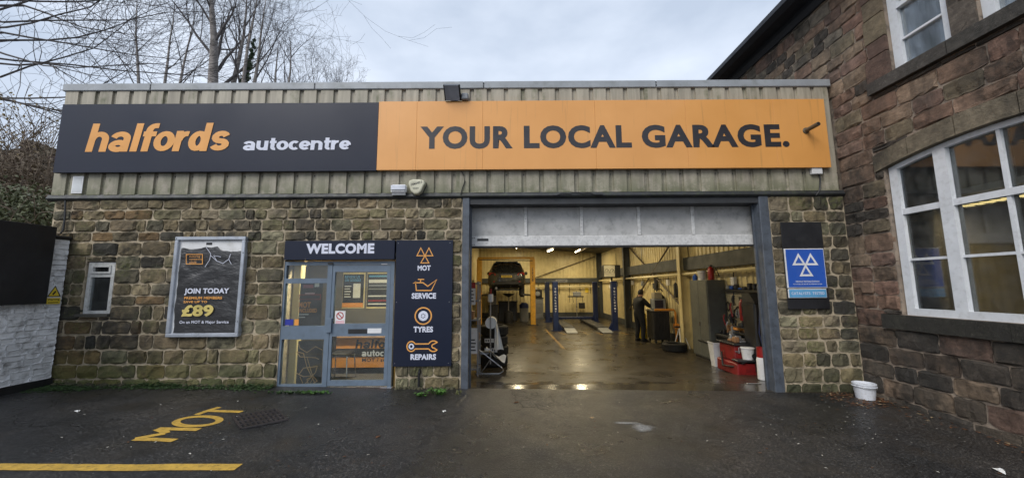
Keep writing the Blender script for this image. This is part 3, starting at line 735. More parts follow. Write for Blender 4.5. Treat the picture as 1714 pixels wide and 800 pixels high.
rects(MB(), fe, [(e(552, 444).x, e(560, 444).x, ez1 - .05, ez1 - .02)], .051, .075).build('closer_box', M_BLK, EN)
# door notices
nb_ = rects(MB(), fe, [(e(562, 530).x, e(579, 530).x, e(570, 543).z, e(570, 520).z)], .026, .029).build('no_smoking_notice', M_WHITE, DR)
cx_, cz_ = e(570.5, 528).x, e(570.5, 528).z
mb = strokes(MB(), [(arc(cx_, cz_, .055, .055, 0, 345, 16), .008, True), ([(cx_ - .04, cz_ + .04), (cx_ + .04, cz_ - .04)], .008, False)], fe, .031); mb.build('print', M_RED, nb_, fix=False)
rects(MB(), fe, [(e(563.5, 540).x, e(577.5, 540).x, e(570, 541.5).z, e(570, 536).z)], .03, .031).build('print_band', M_PINK, nb_)
rects(MB(), fe, [(e(478, 540).x, e(492, 540).x, e(485, 544).z, e(485, 534).z)], .02, .022).build('card_sticker', pm('card sticker blue', (.02, .03, .25), .4), EN)
rects(MB(), fe, [(e(494, 540).x, e(501, 540).x, e(497, 544).z, e(497, 534).z)], .02, .022).build('card_sticker', M_OR2, EN)

# office behind the door
OY = 2.3
OF = MB(); OF.box((XL + .4, .36, -.02), (IXL - .1, 4.0, 0.0))
OF = OF.build('office_floor', pm('office carpet', (.07, .06, .055), .9, var=.2), G)
mb = MB().box((XL + .4, OY, 0), (IXL - .1, OY + .08, 2.7)); mb.box((XL + .4, .36, 2.7), (IXL - .1, OY, 2.76)); mb.box((-4.75, .36, 0), (-4.68, OY, 2.7)); mb.box((IXL - .1, .36, 0), (IXL - .06, OY, 2.7))
mb.build('office_wall', pm('office plaster', (.13, .12, .11), .7, var=.1), G)
MB().cbox((FY(487, 540, .3).x, .28, 0), (FY(500, 540, .3).x, .42, 2.6), .01).build('office_column', pm('cream paint', (.62, .52, .28), .6, var=.08), G)
for (a, b) in ((572, 612), (613, 656)):
    p0, p1 = FY(a, 516, OY - .001), FY(b, 456, OY - .001); MB().box((p0.x, OY - .003, p0.z), (p1.x, OY - .0005, p1.z)).build('poster_board', MATS['cream paint'], G)
def batten(name, label, a, b, power, col=(1, .83, .52), group=None, hang=0.0):
    a, b = Vector(a), Vector(b); t = thing(name, label, 'light', (a + b) / 2, group)
    d = (b - a).normalized(); s_ = Vector((-d.y, d.x, 0)) * .05
    mb = MB(); mb.add([a + s_, b + s_, b - s_, a - s_] + [q + Vector((0, 0, .06)) for q in (a + s_, b + s_, b - s_, a - s_)], [(0, 3, 2, 1), (4, 5, 6, 7), (0, 1, 5, 4), (1, 2, 6, 5), (2, 3, 7, 6), (3, 0, 4, 7)])
    mb.build('housing', M_WHITE, t)
    MB().tube([a + Vector((0, 0, -.022)), b + Vector((0, 0, -.022))], .02, 8).build('tube', MATS.get('lit tube') or emat('lit tube', (1, .86, .58), 14), t)
    if hang:
        for q in (.15, .85):
            p = a.lerp(b, q); MB().tube([p + Vector((0, 0, .06)), p + Vector((0, 0, hang))], .006, 5).build('hanger', M_STEEL, t)
    ld = bpy.data.lights.new('tube_light', 'AREA'); ld.shape = 'RECTANGLE'; ld.size = (b - a).length; ld.size_y = .08; ld.energy = power; ld.color = col
    lo = bpy.data.objects.new('tube_light', ld); COL.objects.link(lo); lo.parent = t; lo.location = (0, 0, -.05); lo.rotation_euler = (0, 0, math.atan2(d.y, d.x))
batten('ceiling_light', 'short lit ceiling tube in the office behind the entrance door', (-3.3, .55, 2.45), (-2.4, .55, 2.45), 60, (1, .86, .6))
def poster(name, label, cat, fn, box, mat, d=.004, th=.012):
    t = rects(MB(), fn, [box], d, d + th).build(name, mat); tag(t, label, cat); return t
fo = fac(OY)
o_ = lambda px, py: FY(px, py, OY)
def obox(px0, px1, py0, py1): a = o_(px0, py1); b = o_(px1, py0); return (a.x, b.x, a.z, b.z)
bx = obox(573, 610, 459, 514); t = poster('review_poster', 'black review poster with white code card on the office wall', 'poster', fo, bx, M_BLKBOARD)
def sub(bx, a, b, c, d): return (bx[0] + (bx[1] - bx[0]) * a, bx[0] + (bx[1] - bx[0]) * b, bx[2] + (bx[3] - bx[2]) * c, bx[2] + (bx[3] - bx[2]) * d)
text('lettering', 'REVIEW US', fo, sub(bx, .08, .8, .88, .96), M_CYAN, t, .018); text('lettering', 'ON GOOGLE', fo, sub(bx, .08, .85, .78, .86), M_CYAN, t, .018)
rects(MB(), fo, [sub(bx, .5, .85, .28, .72)], .016, .019).build('code_card', M_WHITE, t)
rects(MB(), fo, [sub(bx, 0, 1, 0, .13)], .016, .019).build('orange_band', M_OR2, t)
for k in range(5): rects(MB(), fo, [sub(bx, .08, .4 - .05 * (k % 2), .62 - .08 * k, .65 - .08 * k)], .016, .018).build('text_line', M_WHITE, t)
bx = obox(614, 652, 458, 513); t = poster('price_poster', 'black price board with pale rows on the office wall', 'poster', fo, bx, M_BLKBOARD)
for k, (c, d) in enumerate(((.9, .95), (.72, .82), (.62, .66), (.52, .55), (.3, .34), (.16, .2), (.06, .1))): rects(MB(), fo, [sub(bx, .06, .95, c, d)], .016, .018).build('text_line', (M_CYAN, M_WHITE, M_GREY, M_GREY, M_WHITE, M_RED, M_WHITE)[k], t)
for (a, b, lab) in ((570, 573, 'left'), (611, 614, 'right')):
    bx = obox(a, b, 454, 520)
# reception desk
RD = thing('reception_desk', 'orange and black reception desk with shop name behind the glass door', 'desk', (-2.7, 1.3, 0))
fdk = fac(1.15); q = lambda px, py: FY(px, py, 1.15)
bx = (q(556, 600).x, IXL - .12, .12, q(600, 566).z)
rects(MB(), fdk, [bx], -.5, 0).build('counter', M_OR2, RD)
MB().cbox((bx[0] - .04, 1.10, bx[3]), (bx[1], 1.7, bx[3] + .04), .01).build('worktop', M_WOOD, RD)
rects(MB(), fdk, [(bx[0], bx[1], q(600, 597).z, q(600, 583).z)], .001, .006).build('black_band', M_BLKBOARD, RD)
MB().box((bx[0] + .03, 1.2, 0), (bx[1], 1.64, .12)).build('plinth', M_BLK, RD)
x0 = q(595, 575).x; logo('lettering', 'halfords', fdk, (x0, x0 + .98, q(600, 582.5).z, q(600, 568).z), M_DARKL, RD, .004, .1, .12)
x0 = q(606, 590).x; logo('lettering', 'autocentre', fdk, (x0, x0 + .85, q(600, 596).z, q(600, 585).z), M_WHITEL, RD, .009, .1)
x0 = q(606, 602).x; text('lettering', 'MOT / service', fdk, (x0, x0 + .7, q(600, 605).z, q(600, 599).z), M_DARKL, RD, .004, .02)
# posters just inside the sidelight
fs_ = fac(.16); q = lambda px, py: FY(px, py, .16)
def qbox(px0, px1, py0, py1): a = q(px0, py1); b = q(px1, py0); return (a.x, b.x, a.z, b.z)
bx = qbox(499, 541, 473, 546); t = poster('offer_poster', 'black poster reading MOT included behind the sidelight glass', 'poster', fs_, bx, M_BLKBOARD, 0, .006)
text('lettering', 'MOT', fs_, qbox(500, 521, 505, 515), M_OR2, t, .009, .04); text('lettering', 'INCLUDED', fs_, qbox(500, 531, 516, 523), M_OR2, t, .009, .035)
for (a, b, c, d, mt_) in ((501, 517, 525, 527, M_WHITE), (501, 511, 530, 531.5, M_WHITE), (508, 525, 476, 482, M_RED), (527, 535, 474, 480, M_WHITE), (511, 527, 490, 492, M_PINK)): rects(MB(), fs_, [qbox(a, b, c, d)], .007, .009).build('print', mt_, t)
bb = qbox(501, 537, 493, 501); strokes(MB(), [([(bb[0], bb[2]), (bb[1], bb[2]), (bb[1], bb[3]), (bb[0], bb[3])], .006, True)], fs_, .009).build('print', M_RED, t, fix=False)
bx = qbox(495, 541, 570, 648); t = poster('map_poster', 'black panel with branching orange road lines low behind the sidelight', 'poster', fs_, bx, M_BLKBOARD, 0, .006)
def pl(pts): return [(q(497 + x / 3.48 - 0, 568 + y / 3.48).x, q(497 + x / 3.48, 568 + y / 3.48).z) for x, y in pts]
ln = [[(0, 70), (20, 100), (110, 105), (130, 115)], [(0, 70), (40, 80), (60, 160), (90, 220), (120, 280)], [(60, 100), (80, 170), (95, 215)], [(15, 200), (40, 165), (120, 155), (110, 190), (60, 245), (25, 280)],
      [(0, 195), (40, 215), (90, 210)], [(90, 215), (60, 230), (75, 280)], [(95, 210), (120, 240), (70, 270), (100, 215)], [(10, 20), (20, 50), (60, 75), (110, 40), (150, 60)], [(20, 215), (35, 250), (20, 275)]]
strokes(MB(), [(pl(p), .0065, False) for p in ln], fs_, .008).build('road_lines', pm('pale orange line', (.7, .42, .2), .5), t, fix=False)
# waiting chair: black seat, chrome legs
CH = thing('waiting_chair', 'black waiting chair with thin chrome legs behind the glass door', 'chair', (-3.15, .68, 0))
MB().cbox((-3.32, .50, .46), (-2.98, .86, .50), .015).build('seat', M_BLK, CH); MB().cbox((-3.36, .50, .5), (-3.33, .86, .9), .015).build('backrest', M_BLK, CH)
for sx in (-3.32, -2.98):
    for (y0, y1) in ((.52, .48), (.84, .88)): MB().tube([(sx, y0, .44), (sx + (.03 if sx > -3.1 else -.03), y1, 0)], .011, 6).build('leg', M_CHROME, CH, True)

# ------------------------------------------------------------------ fascia signs
sy = -.10; fsn = fac(sy - .03)
def sbox(px0, px1, py0, py1, Y=-.13): a = FY(px0, py1, Y); b = FY(px1, py0, Y); return (a.x, b.x, a.z, b.z)
SZ0, SZ1 = FY(600, 286, -.13).z, FY(600, 172, -.13).z
SX0, SXM, SX1 = FY(97, 230, -.13).x, FY(632, 230, -.13).x, FY(1386, 230, -.13).x
t = thing('shop_sign', 'long dark navy fascia sign with orange and white shop name', 'sign', ((SX0 + SXM) / 2, sy, SZ0))
for a, b in ((SX0, SXM),): MB().cbox((a + .0008, sy - .03, SZ0), (b - .0008, sy + .03, SZ1), .002).build('panel', M_SIGNBLK, t)
for z in (SZ0 + .2, SZ1 - .2): MB().box((SX0 + .05, sy + .031, z), (SXM - .05, -.012, z + .05)).build('batten', M_STEEL, t)
bx = sbox(143, 392, 206, 254.5); logo('lettering', 'halfords', fsn, bx, M_ORANGE, t, .003, (.118, .088), .16)
bx = sbox(407, 589, 229, 252); logo('lettering', 'autocentre', fsn, bx, M_WHITEL, t, .003, (.115, .088), .04)
t = thing('garage_sign', 'long orange fascia sign reading your local garage', 'sign', ((SX1 + SXM) / 2, sy, SZ0))
ed = [SXM + .002] + [FY(p, 230, -.13).x for p in (697, 808, 997, 1150, 1298)] + [SX1]
for a, b in zip(ed, ed[1:]): MB().cbox((a + .001, sy - .032, SZ0 + .01), (b - .001, sy + .03, SZ1 + .015), .002).build('panel', M_ORSHEET, t)
for z in (SZ0 + .2, SZ1 - .2): MB().box((SXM + .05, sy + .031, z), (SX1 - .05, -.012, z + .05)).build('batten', M_STEEL, t)
fsn2 = fac(sy - .032)
text('lettering', 'YOUR', fsn2, sbox(703, 858, 211, 250), M_DARKL, t, .003, .042, 0, 1.1)
text('lettering', 'LOCAL', fsn2, sbox(877, 1056, 209.5, 249), M_DARKL, t, .003, .042, 0, 1.1)
text('lettering', 'GARAGE.', fsn2, sbox(1075, 1318, 208, 248), M_DARKL, t, .003, .042, 0, 1.1)
p = FY(1350, 218, -.14); MB().tube([(p.x, sy - .03, p.z), (p.x + .02, sy - .16, p.z + .03)], .035, 10).tube([(p.x + .0, sy - .14, p.z + .025), (p.x - .06, sy - .42, p.z + .02)], .04, 12).build('spur_pipe', M_LINTEL, t, True) if False else None
t2 = thing('pipe_stub', 'short rusty pipe stub poking out of the orange sign', 'pipe', (p.x, sy, p.z))
MB().tube([(p.x - .01, sy - .02, p.z - .01), (p.x - .0, sy - .30, p.z + .0)], .036, 14).build('tube', M_BRACE, t2, True); MB().lathe([(.028, 0), (.028, .004)], (p.x, sy - .304, p.z), 'y', 12).build('bore', M_BLK, t2)
MB().lathe([(.055, 0), (.055, -.012), (.04, -.02)], (p.x - .01, sy - .033, p.z - .01), 'y', 14).build('collar', M_BRACE, t2)

# WELCOME sign and services sign
t = thing('welcome_sign', 'black sign reading WELCOME above the entrance door', 'sign', (-3, -.06, 2.2))
fws = fac(-.075); b_ = lambda px0, px1, py0, py1: sbox(px0, px1, py0, py1, -.075)
a = b_(475, 661, 402, 435); MB().cbox((a[0], -.075, a[2]), (a[1], -.005, a[3]), .004).build('panel', M_SIGNBLK, t)
text('lettering', 'WELCOME', fws, b_(512, 627, 407, 425), M_WHITEL, t, .003, .05, 0, 1.08)
t = thing('services_sign', 'tall black sign with four orange garage icons beside the entrance', 'sign', (-1.5, -.05, .35))
a = b_(663, 757, 402, 614); a = (FY(659, 500, -.06).x, FY(757, 500, -.06).x, FY(710, 613, -.06).z, FY(710, 402, -.06).z)
MB().cbox((a[0] + .015, -.06, a[2]), (a[1], -.035, a[3]), .003).build('panel', M_SIGNBLK, t)
mb = MB()
for x in (a[0] + .05, a[1] - .05):
    for z in (a[2] + .05, (a[2] + a[3]) / 2, a[3] - .05): mb.lathe([(.006, 0), (.006, -.004)], (x, -.061, z), 'y', 6)
mb.build('screw', M_STEEL, t)
fv = fac(-.06); P2 = lambda px, py: (FY(px, py, -.06).x, FY(px, py, -.06).z)
c_ = lambda px0, px1, py0, py1: sbox(px0, px1, py0, py1, -.06)
tri = lambda pts: ([P2(*q_) for q_ in pts], .010, True)
strokes(MB(), [tri([(698, 428), (704.5, 415), (711, 428)]), tri([(711.5, 428), (718, 415), (724.5, 428)]), tri([(704.5, 440), (711.3, 428), (718, 440)])], fv, .003).build('testing_icon', M_ORANGE, t, fix=False)
text('lettering', 'MOT', fv, c_(699, 721, 444, 453), M_WHITEL, t, .003, .045)
strokes(MB(), [([P2(*q_) for q_ in ((692, 474), (695.5, 472), (697, 486), (722, 486), (731, 468), (716, 479), (708, 473), (696, 473))], .009, True), ([P2(704, 473), P2(704, 467.5)], .009, False), ([P2(699.5, 467.5), P2(710, 467.5)], .009, False)], fv, .003).build('oil_can_icon', M_ORANGE, t, fix=False)
text('lettering', 'SERVICE', fv, c_(689, 730, 490, 500), M_WHITEL, t, .003, .045)
cx_, cz_ = P2(708.5, 528.5)
strokes(MB(), [(arc(cx_, cz_, .135, .135, 0, 350, 28), .011, True)], fv, .003).build('tyre_icon', M_ORANGE, t, fix=False)
mb = MB(); strokes(mb, [(arc(cx_, cz_, .06, .06, 0, 350, 20), .022, True), (arc(cx_, cz_, .012, .012, 0, 300, 6), .012, True)] + [([(cx_ + .02 * math.cos(k), cz_ + .02 * math.sin(k)), (cx_ + .06 * math.cos(k), cz_ + .06 * math.sin(k))], .006, False) for k in [i * math.pi / 3 for i in range(6)]], fv, .003); mb.build('hub_icon', M_WHITEL, t, fix=False)
text('lettering', 'TYRES', fv, c_(692, 725, 546, 556), M_WHITEL, t, .003, .045)
lc, rc = P2(688.5, 579.5), P2(725.5, 579)
strokes(MB(), [(arc(lc[0], lc[1], .072, .08, 30, 330, 16), .010, False), ([(lc[0] + .06, lc[1] + .04), (rc[0] - .075, lc[1] + .04)], .010, False), ([(lc[0] + .06, lc[1] - .04), (rc[0] - .075, lc[1] - .04)], .010, False),
               (arc(rc[0], rc[1], .085, .085, 150, 45, 10) + [(rc[0] - .01, rc[1] + .025)] + arc(rc[0] + .005, rc[1], .03, .03, 120, 240, 6) + [(rc[0] + .01, rc[1] - .03)] + arc(rc[0], rc[1], .085, .085, -45, -150, 10), .010, False)], fv, .003).build('spanner_icon', M_ORANGE, t, fix=False)
strokes(MB(), [(arc(lc[0], lc[1], .034, .036, 0, 340, 14), .012, True)], fv, .003).build('nut_icon', M_WHITEL, t, fix=False)
text('lettering', 'REPAIRS', fv, c_(687, 730, 592, 602), M_WHITEL, t, .003, .045)

# testing station signs on the right pier
bb_ = lambda px0, px1, py0, py1, Y: sbox(px0, px1, py0, py1, Y)
a = (FY(1312, 440, -.05).x, FY(1381, 440, -.05).x, FY(1350, 517, -.05).z, FY(1345, 372, -.05).z)
t = MB().cbox((a[0], -.06, a[2]), (a[1], -.045, a[3]), .003).build('backing_board', M_BLKBOARD); tag(t, 'tall matt black board on the right stone pier', 'board')
BB = a
t = thing('testing_station_sign', 'blue sign with three white triangles on the right pier', 'sign', (4.9, -.08, 1.7))
a = (FY(1316, 450, -.09).x, FY(1382, 450, -.09).x, FY(1350, 482, -.09).z, FY(1350, 416, -.09).z)
MB().cbox((a[0], -.09, a[2]), (a[1], -.065, a[3]), .004).build('panel', M_WHITE, t); rects(MB(), fac(-.09), [(a[0] + .014, a[1] - .014, a[2] + .014, a[3] - .014)], .001, .003).build('blue_face', M_BLUE, t)
def S2(u, v): return (a[0] + (a[1] - a[0]) * u, a[2] + (a[3] - a[2]) * v)
T3 = lambda pts: ([S2(*q_) for q_ in pts], .020, True)
strokes(MB(), [T3([(.2, .60), (.335, .84), (.47, .60)]), T3([(.51, .60), (.645, .84), (.78, .60)]), T3([(.355, .32), (.49, .565), (.625, .32)])], fac(-.09), .005).build('triangles', M_WHITE, t, fix=False)
text('lettering', 'VEHICLE TESTING STATION', fac(-.09), (*[S2(.2, 0)[0], S2(.8, 0)[0]], S2(0, .145)[1], S2(0, .185)[1]), M_WHITE, t, .005, .02)
text('lettering', 'FOR OFFICIAL USE ONLY BY THE APPROVED STATION', fac(-.09), (*[S2(.14, 0)[0], S2(.86, 0)[0]], S2(0, .085)[1], S2(0, .115)[1]), M_WHITE, t, .005, .01)
t = thing('catalyst_sign', 'narrow pale blue sign reading catalysts tested', 'sign', (4.9, -.08, 1.5))
a = (FY(1320, 490, -.09).x, FY(1384, 490, -.09).x, FY(1350, 498.5, -.09).z, FY(1350, 483.5, -.09).z)
MB().cbox((a[0], -.09, a[2]), (a[1], -.07, a[3]), .004).build('panel', M_WHITE, t); rects(MB(), fac(-.09), [(a[0] + .01, a[1] - .01, a[2] + .01, a[3] - .01)], .001, .003).build('blue_face', M_CYAN, t)
for w_, a_, b_ in (('CATALYSTS', .07, .56), ('TESTED', .62, .93)): text('lettering', w_, fac(-.09), (S2(a_, 0)[0], S2(b_, 0)[0], S2(0, .36)[1], S2(0, .66)[1]), M_WHITEL, t, .005, .02, 0, 1.15)

# framed offer poster on the wall
t = thing('poster_frame', 'large silver framed poster case with torn crumpled black poster', 'poster', (-5.2, -.06, .95))
pa = (FY(285, 480, -.09).x, FY(405, 480, -.09).x, FY(340, 564, -.09).z, FY(350, 396, -.09).z)
fp = fac(-.05)
MB().box((pa[0] + .02, -.055, pa[2] + .02), (pa[1] - .02, -.01, pa[3] - .02)).build('backing', M_WHITE, t)
for k, (a, b, c, d) in enumerate(((pa[0], pa[1], pa[3] - .06, pa[3]), (pa[0], pa[1], pa[2], pa[2] + .06), (pa[0], pa[0] + .06, pa[2] + .06, pa[3] - .06), (pa[1] - .06, pa[1], pa[2] + .06, pa[3] - .06))):
    MB().cbox((a + .0005, -.10, c + .0005), (b - .0005, -.008, d - .0005), .008).build('frame_rail', M_ALU, t)
mb = MB()
for (x, z) in ((pa[1] - .02, pa[3] - .28), (pa[1] - .02, pa[2] + .25), (pa[0] + .03, pa[3] - .03)): mb.lathe([(.008, 0), (.008, -.004)], (x, -.101, z), 'y', 8)
mb.build('lock', M_BLK, t)
A0, A1, B0, B1 = pa[0] + .085, pa[1] - .065, pa[2] + .065, pa[3] - .06
rp = random.Random(3); nxp, nyp = 22, 30; vs = []; fs = []
for j in range(nyp + 1):
    for i in range(nxp + 1):
        u, v = i / nxp, j / nyp; topv = 1 - .085 - .012 * math.sin(u * 9) - (.03 if u > .62 else 0) + .02 * noise.noise((u * 9, 0, 3)); left = .012 * noise.noise((v * 12, 1, 0)) + .025 * (1 - v) * noise.noise((v * 5, 5, 0)) + .01
        uu = left + u * (1 - left); vv = v * topv
        ridge = abs(noise.noise((u * 3 + v * 1.2, v * 5 - u * 2, 7))) + .5 * abs(noise.noise((u * 7, v * 11 + u * 5, 2)))
        vs.append((A0 + uu * (A1 - A0), -.058 - .024 * min(1, ridge), B0 + vv * (B1 - B0)))
for j in range(nyp):
    for i in range(nxp): k = j * (nxp + 1) + i; fs.append((k, k + 1, k + nxp + 2, k + nxp + 1))
po = MB().add(vs, fs).build('poster_sheet', M_POSTER, t, True, 60, fix=False)
fpp = fac(-.085); pb = lambda px0, px1, py0, py1: sbox(px0, px1, py0, py1, -.085)
text('lettering', 'JOIN TODAY', fpp, pb(308, 384, 482, 494), M_WHITEL, po, .001, .04); text('lettering', 'PREMIUM MEMBERS', fpp, pb(308, 372, 496, 501), M_ORANGE, po, .001, .03)
text('lettering', 'SAVE UP TO', fpp, pb(307, 347, 503, 507), M_ORANGE, po, .001, .03); text('lettering', '\u00a389', fpp, pb(303, 358, 510, 530), pm('pale yellow print', (.62, .5, .16), .5), po, .001, .045)
text('lettering', 'On an MOT & Major Service', fpp, pb(300, 383, 536, 543), M_WHITEL, po, .001, .02)
for k, w_ in enumerate(('motoring', 'membership', 'club')): text('lettering', w_, fpp, pb(317, 317 + (18, 22, 12)[k], 428 + 4.5 * k, 431.5 + 4.5 * k), M_ORANGE, po, .001, .01)
strokes(MB(), [([P2(*q_) for q_ in ((314, 426), (341, 426), (341, 442), (314, 442))], .006, True)], fac(-.086), .001).build('logo_box', M_ORANGE, po, fix=False)
strokes(MB(), [([P2(*q_) for q_ in s_], .004, False) for s_ in (((347, 414), (355, 425), (353, 435), (345, 447)), ((355, 428), (365, 437), (375, 441), (385, 434)), ((365, 437), (360, 428), (372, 430)), ((385, 434), (389, 442)), ((385, 434), (388, 425)))], fac(-.086), .001).build('crease_lines', M_WHITEL, po, fix=False)
x, z = P2(350, 408); rects(MB(), fac(-.055), [(x - .05, x + .05, z - .02, z + .02)], .001, .003).build('maker_mark', M_BLK, t)

# fittings on the cladding
FLD = thing('floodlight', 'dark rectangular floodlight tilted down above the orange sign', 'floodlight', (FY(765, 150, -.15).x, -.15, 5.2))
p0, p1 = FY(743, 145, -.28), FY(770, 163, -.28)
mb = MB(); mb.prism([(-.16, p1.z), (-.36, p0.z - .02), (-.30, p0.z + .03), (-.06, p1.z + .06)], lambda u, v, d: Vector((p0.x + d, u, v)), 0, p1.x - p0.x); mb.build('housing', M_BLK, FLD)
mb = MB(); mb.prism([(-.165, p1.z - .004), (-.365, p0.z - .026), (-.360, p0.z - .018), (-.16, p1.z + .002)], lambda u, v, d: Vector((p0.x + .02 + d, u, v)), 0, p1.x - p0.x - .04); mb.build('lens', pm('dull lamp lens', (.24, .27, .32), .15), FLD)
MB().cbox((p1.x + .005, -.2, p1.z + .01), (p1.x + .13, -.02, p1.z + .13), .02).build('gear_box', M_GREY, FLD); MB().box((p0.x + .1, -.12, p1.z + .02), (p0.x + .2, -.01, p1.z + .08)).build('bracket', M_BLK, FLD)
BL = thing('alarm_box', 'cream rounded triangular alarm box low on the cladding', 'alarm box', (FY(697, 314, -.08).x, -.06, 3.3))
px_ = lambda x, y: (FY(x, y, -.12).x, FY(x, y, -.12).z)
mb = MB(); rings = []
outl = [px_(*q_) for q_ in ((685, 303), (692, 300.5), (703, 300.5), (711, 303), (712, 308), (705, 322), (700, 326), (694, 326), (688, 321), (684, 308))]
ccx = sum(q_[0] for q_ in outl) / 10; ccz = sum(q_[1] for q_ in outl) / 10
for (d, k) in ((0, 1.0), (.085, 1.0), (.11, .93), (.118, .8)): rings.append([Vector((ccx + (q_[0] - ccx) * k, -.04 - d, ccz + (q_[1] - ccz) * k)) for q_ in outl])
mb.loft(rings); mb.build('cover', pm('aged cream plastic', (.55, .53, .40), .45, var=.1, dirt=(.3, .28, .18)), BL)
mb = MB(); mb.loft([[Vector((ccx + (q_[0] - ccx) * 1.05, y, ccz - .015 + (q_[1] - ccz) * 1.05)) for q_ in outl] for y in (-.03, -.055)]); mb.build('back_plate', M_BLK, BL)
text('lettering', 'DEMAND 3', lambda u, v, d: Vector((u, -.158 - d, v + (u - ccx) * .25)), (ccx - .09, ccx + .1, ccz + .02, ccz + .06), M_DARKL, BL, .002, .03)
text('lettering', 'SECURITY', lambda u, v, d: Vector((u, -.158 - d, v)), (ccx - .05, ccx + .05, ccz - .06, ccz - .035), M_DARKL, BL, .002, .01)
BH = thing('bulkhead_lamp', 'small white bulkhead lamp beside the cream alarm box', 'lamp', (FY(668, 316, -.08).x, -.06, 3.3))
a = sbox(654, 681, 309, 324, -.1)
MB().cbox((a[0], -.13, a[2]), (a[1], -.05, a[3]), .03).build('body', M_WHITE, BH); MB().cbox((a[0] + .01, -.15, a[2] + .05), (a[1] - .01, -.131, a[3] - .02), .009).build('diffuser', pm('frosted lamp cover', (.6, .62, .68), .3), BH); MB().box((a[0] + .02, -.1, a[2] - .03), (a[1] - .02, -.04, a[2])).build('base', M_GREY, BH)
a = sbox(1358, 1374, 281, 292, -.08); JB = thing('junction_box', 'small white junction box under the right end of the orange sign', 'junction box', (a[0], -.05, a[2]))
MB().cbox((a[0], -.11, a[2]), (a[1], -.045, a[3]), .006).build('box', M_WHITE, JB)
MB().tube([FY(1371, 292, -.06), FY(1373, 300, -.055), FY(1372, 318, -.055), FY(1366, 327, -.055)], .012, 6).build('cable', M_BLK, JB, True)
a = sbox(119, 141, 295, 324, -.05); t = thing('notice_plate', 'blank white notice plate at the left end of the cladding', 'notice', (a[0], -.04, a[2]))
MB().cbox((a[0], -.058, a[2]), (a[1], -.046, a[3]), .003).build('plate', M_WHITE, t); rects(MB(), fac(-.058), [(a[0] + .02, a[1] - .02, a[2] + .02, a[3] - .02)], .0005, .0015).build('face', pm('faded notice', (.55, .57, .58), .5), t)
pts = [FY(770, 284, -.06), FY(776, 292, -.07), FY(778, 304, -.06), FY(773, 318, -.06), FY(771, 326, -.06)]
tag(MB().tube(pts, .008, 6).build('loose_cable', M_BLK, None, True), 'thin loose black cable hanging from the orange sign near the alarm box', 'cable')
pts = [FY(925 + 7 * i, 327 - 4 * math.sin(math.pi * i / 12) + 1.2 * math.sin(i * 2), -.075) for i in range(13)]
tag(MB().tube(pts, .009, 6).build('sagging_cable', M_BLK, None, True), 'thin black cable lying along the trim above the garage door', 'cable')
p = FY(108, 345, -.05); pts = [Vector((p.x, -.05, ZL - .02)), FY(109, 360, -.06), FY(106, 385, -.06), FY(101, 391, -.07)]
tag(MB().tube(pts, .014, 6).build('wall_cable', M_BLK, None, True), 'black cable running down the stone at the far left end', 'cable')
p = FY(701, 640, -.06); tag(MB().tube([(p.x, -.06, gz(p.x, 0) - .02), (p.x, -.06, .28), (p.x, -.0, .33)], .02, 8).build('pipe_end', M_BLK, None, True), 'short black pipe rising behind weeds below the services sign', 'pipe')

# ------------------------------------------------------------------ stone house on the right
H = thing('stone_house', 'tall red-brown stone house with white sash windows along the right', 'building', (7, -1, 0))
fh = rgt(RWX)
EAVE = 7.02
LW = (.74, 3.35, 1.22, 3.44)       # lower window: u from, to, sill, springing of the lintel
UW = (1.06, 1.86, 4.86, 6.75); UW2 = (2.14, 2.94, 4.86, 6.75)
hh = [(LW[0], LW[1], LW[2] - .22, LW[3]), (UW[0] - .0, UW[1], UW[2], UW[3]), (UW2[0], UW2[1], UW2[2], UW2[3]), (.5, 4.2, LW[2] - .22, LW[2]), (.72, 4.2, 4.66, 4.86)] + [(a_, b_, LW[3], 3.60 - .17 * (((a_ + b_) / 2 - 2.05) / 1.43) ** 2 + .27) for a_, b_ in ((.6, 1.15), (1.15, 1.75), (1.75, 2.38), (2.38, 3.0), (3.0, 3.5))]
core = [(LW[0], LW[1], LW[2], 3.62), UW, UW2]
mb = MB(); backing(mb, fh, -6.0, 5.2, -.6, EAVE, core, -.4, 0)
HW = mb.build('house_wall', M_RMORTAR, H)
rh = random.Random(21)
PALR = [(.31, .19, .13), (.28, .175, .122), (.32, .21, .145), (.27, .175, .13), (.31, .22, .15), (.25, .16, .12), (.34, .25, .17), (.30, .18, .13)]
def tint2(q, rng):
    c = rng.choice(PALR); k = rng.uniform(.75, 1.25)
    if rng.random() < .12: c = (.23, .185, .12)
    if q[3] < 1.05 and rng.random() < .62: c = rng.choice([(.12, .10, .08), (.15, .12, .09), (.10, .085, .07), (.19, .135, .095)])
    if q[2] > 5.3 and q[0] < -.0 and rng.random() < .5: c = (.24, .20, .15)
    return tuple(x * k for x in c)
low = lay(-.02, 5.0, [(-.55, -.05), (-.05, .22), (.22, .46), (.46, .72), (.72, 1.0)], .32, .66, hh, rh)
mid = lay(-.02, 5.0, courses(1.0, 5.0, .17, .30, rh), .28, .62, hh, rh)
up = lay(-5.2, 5.0, courses(5.0, EAVE - .02, .19, .27, rh), .30, .60, hh, rh)
lay_stones(fh, low + mid + up, HW, M_RSTONE, rh, tint2, bulge=.032, rough=.018, joint=.016)
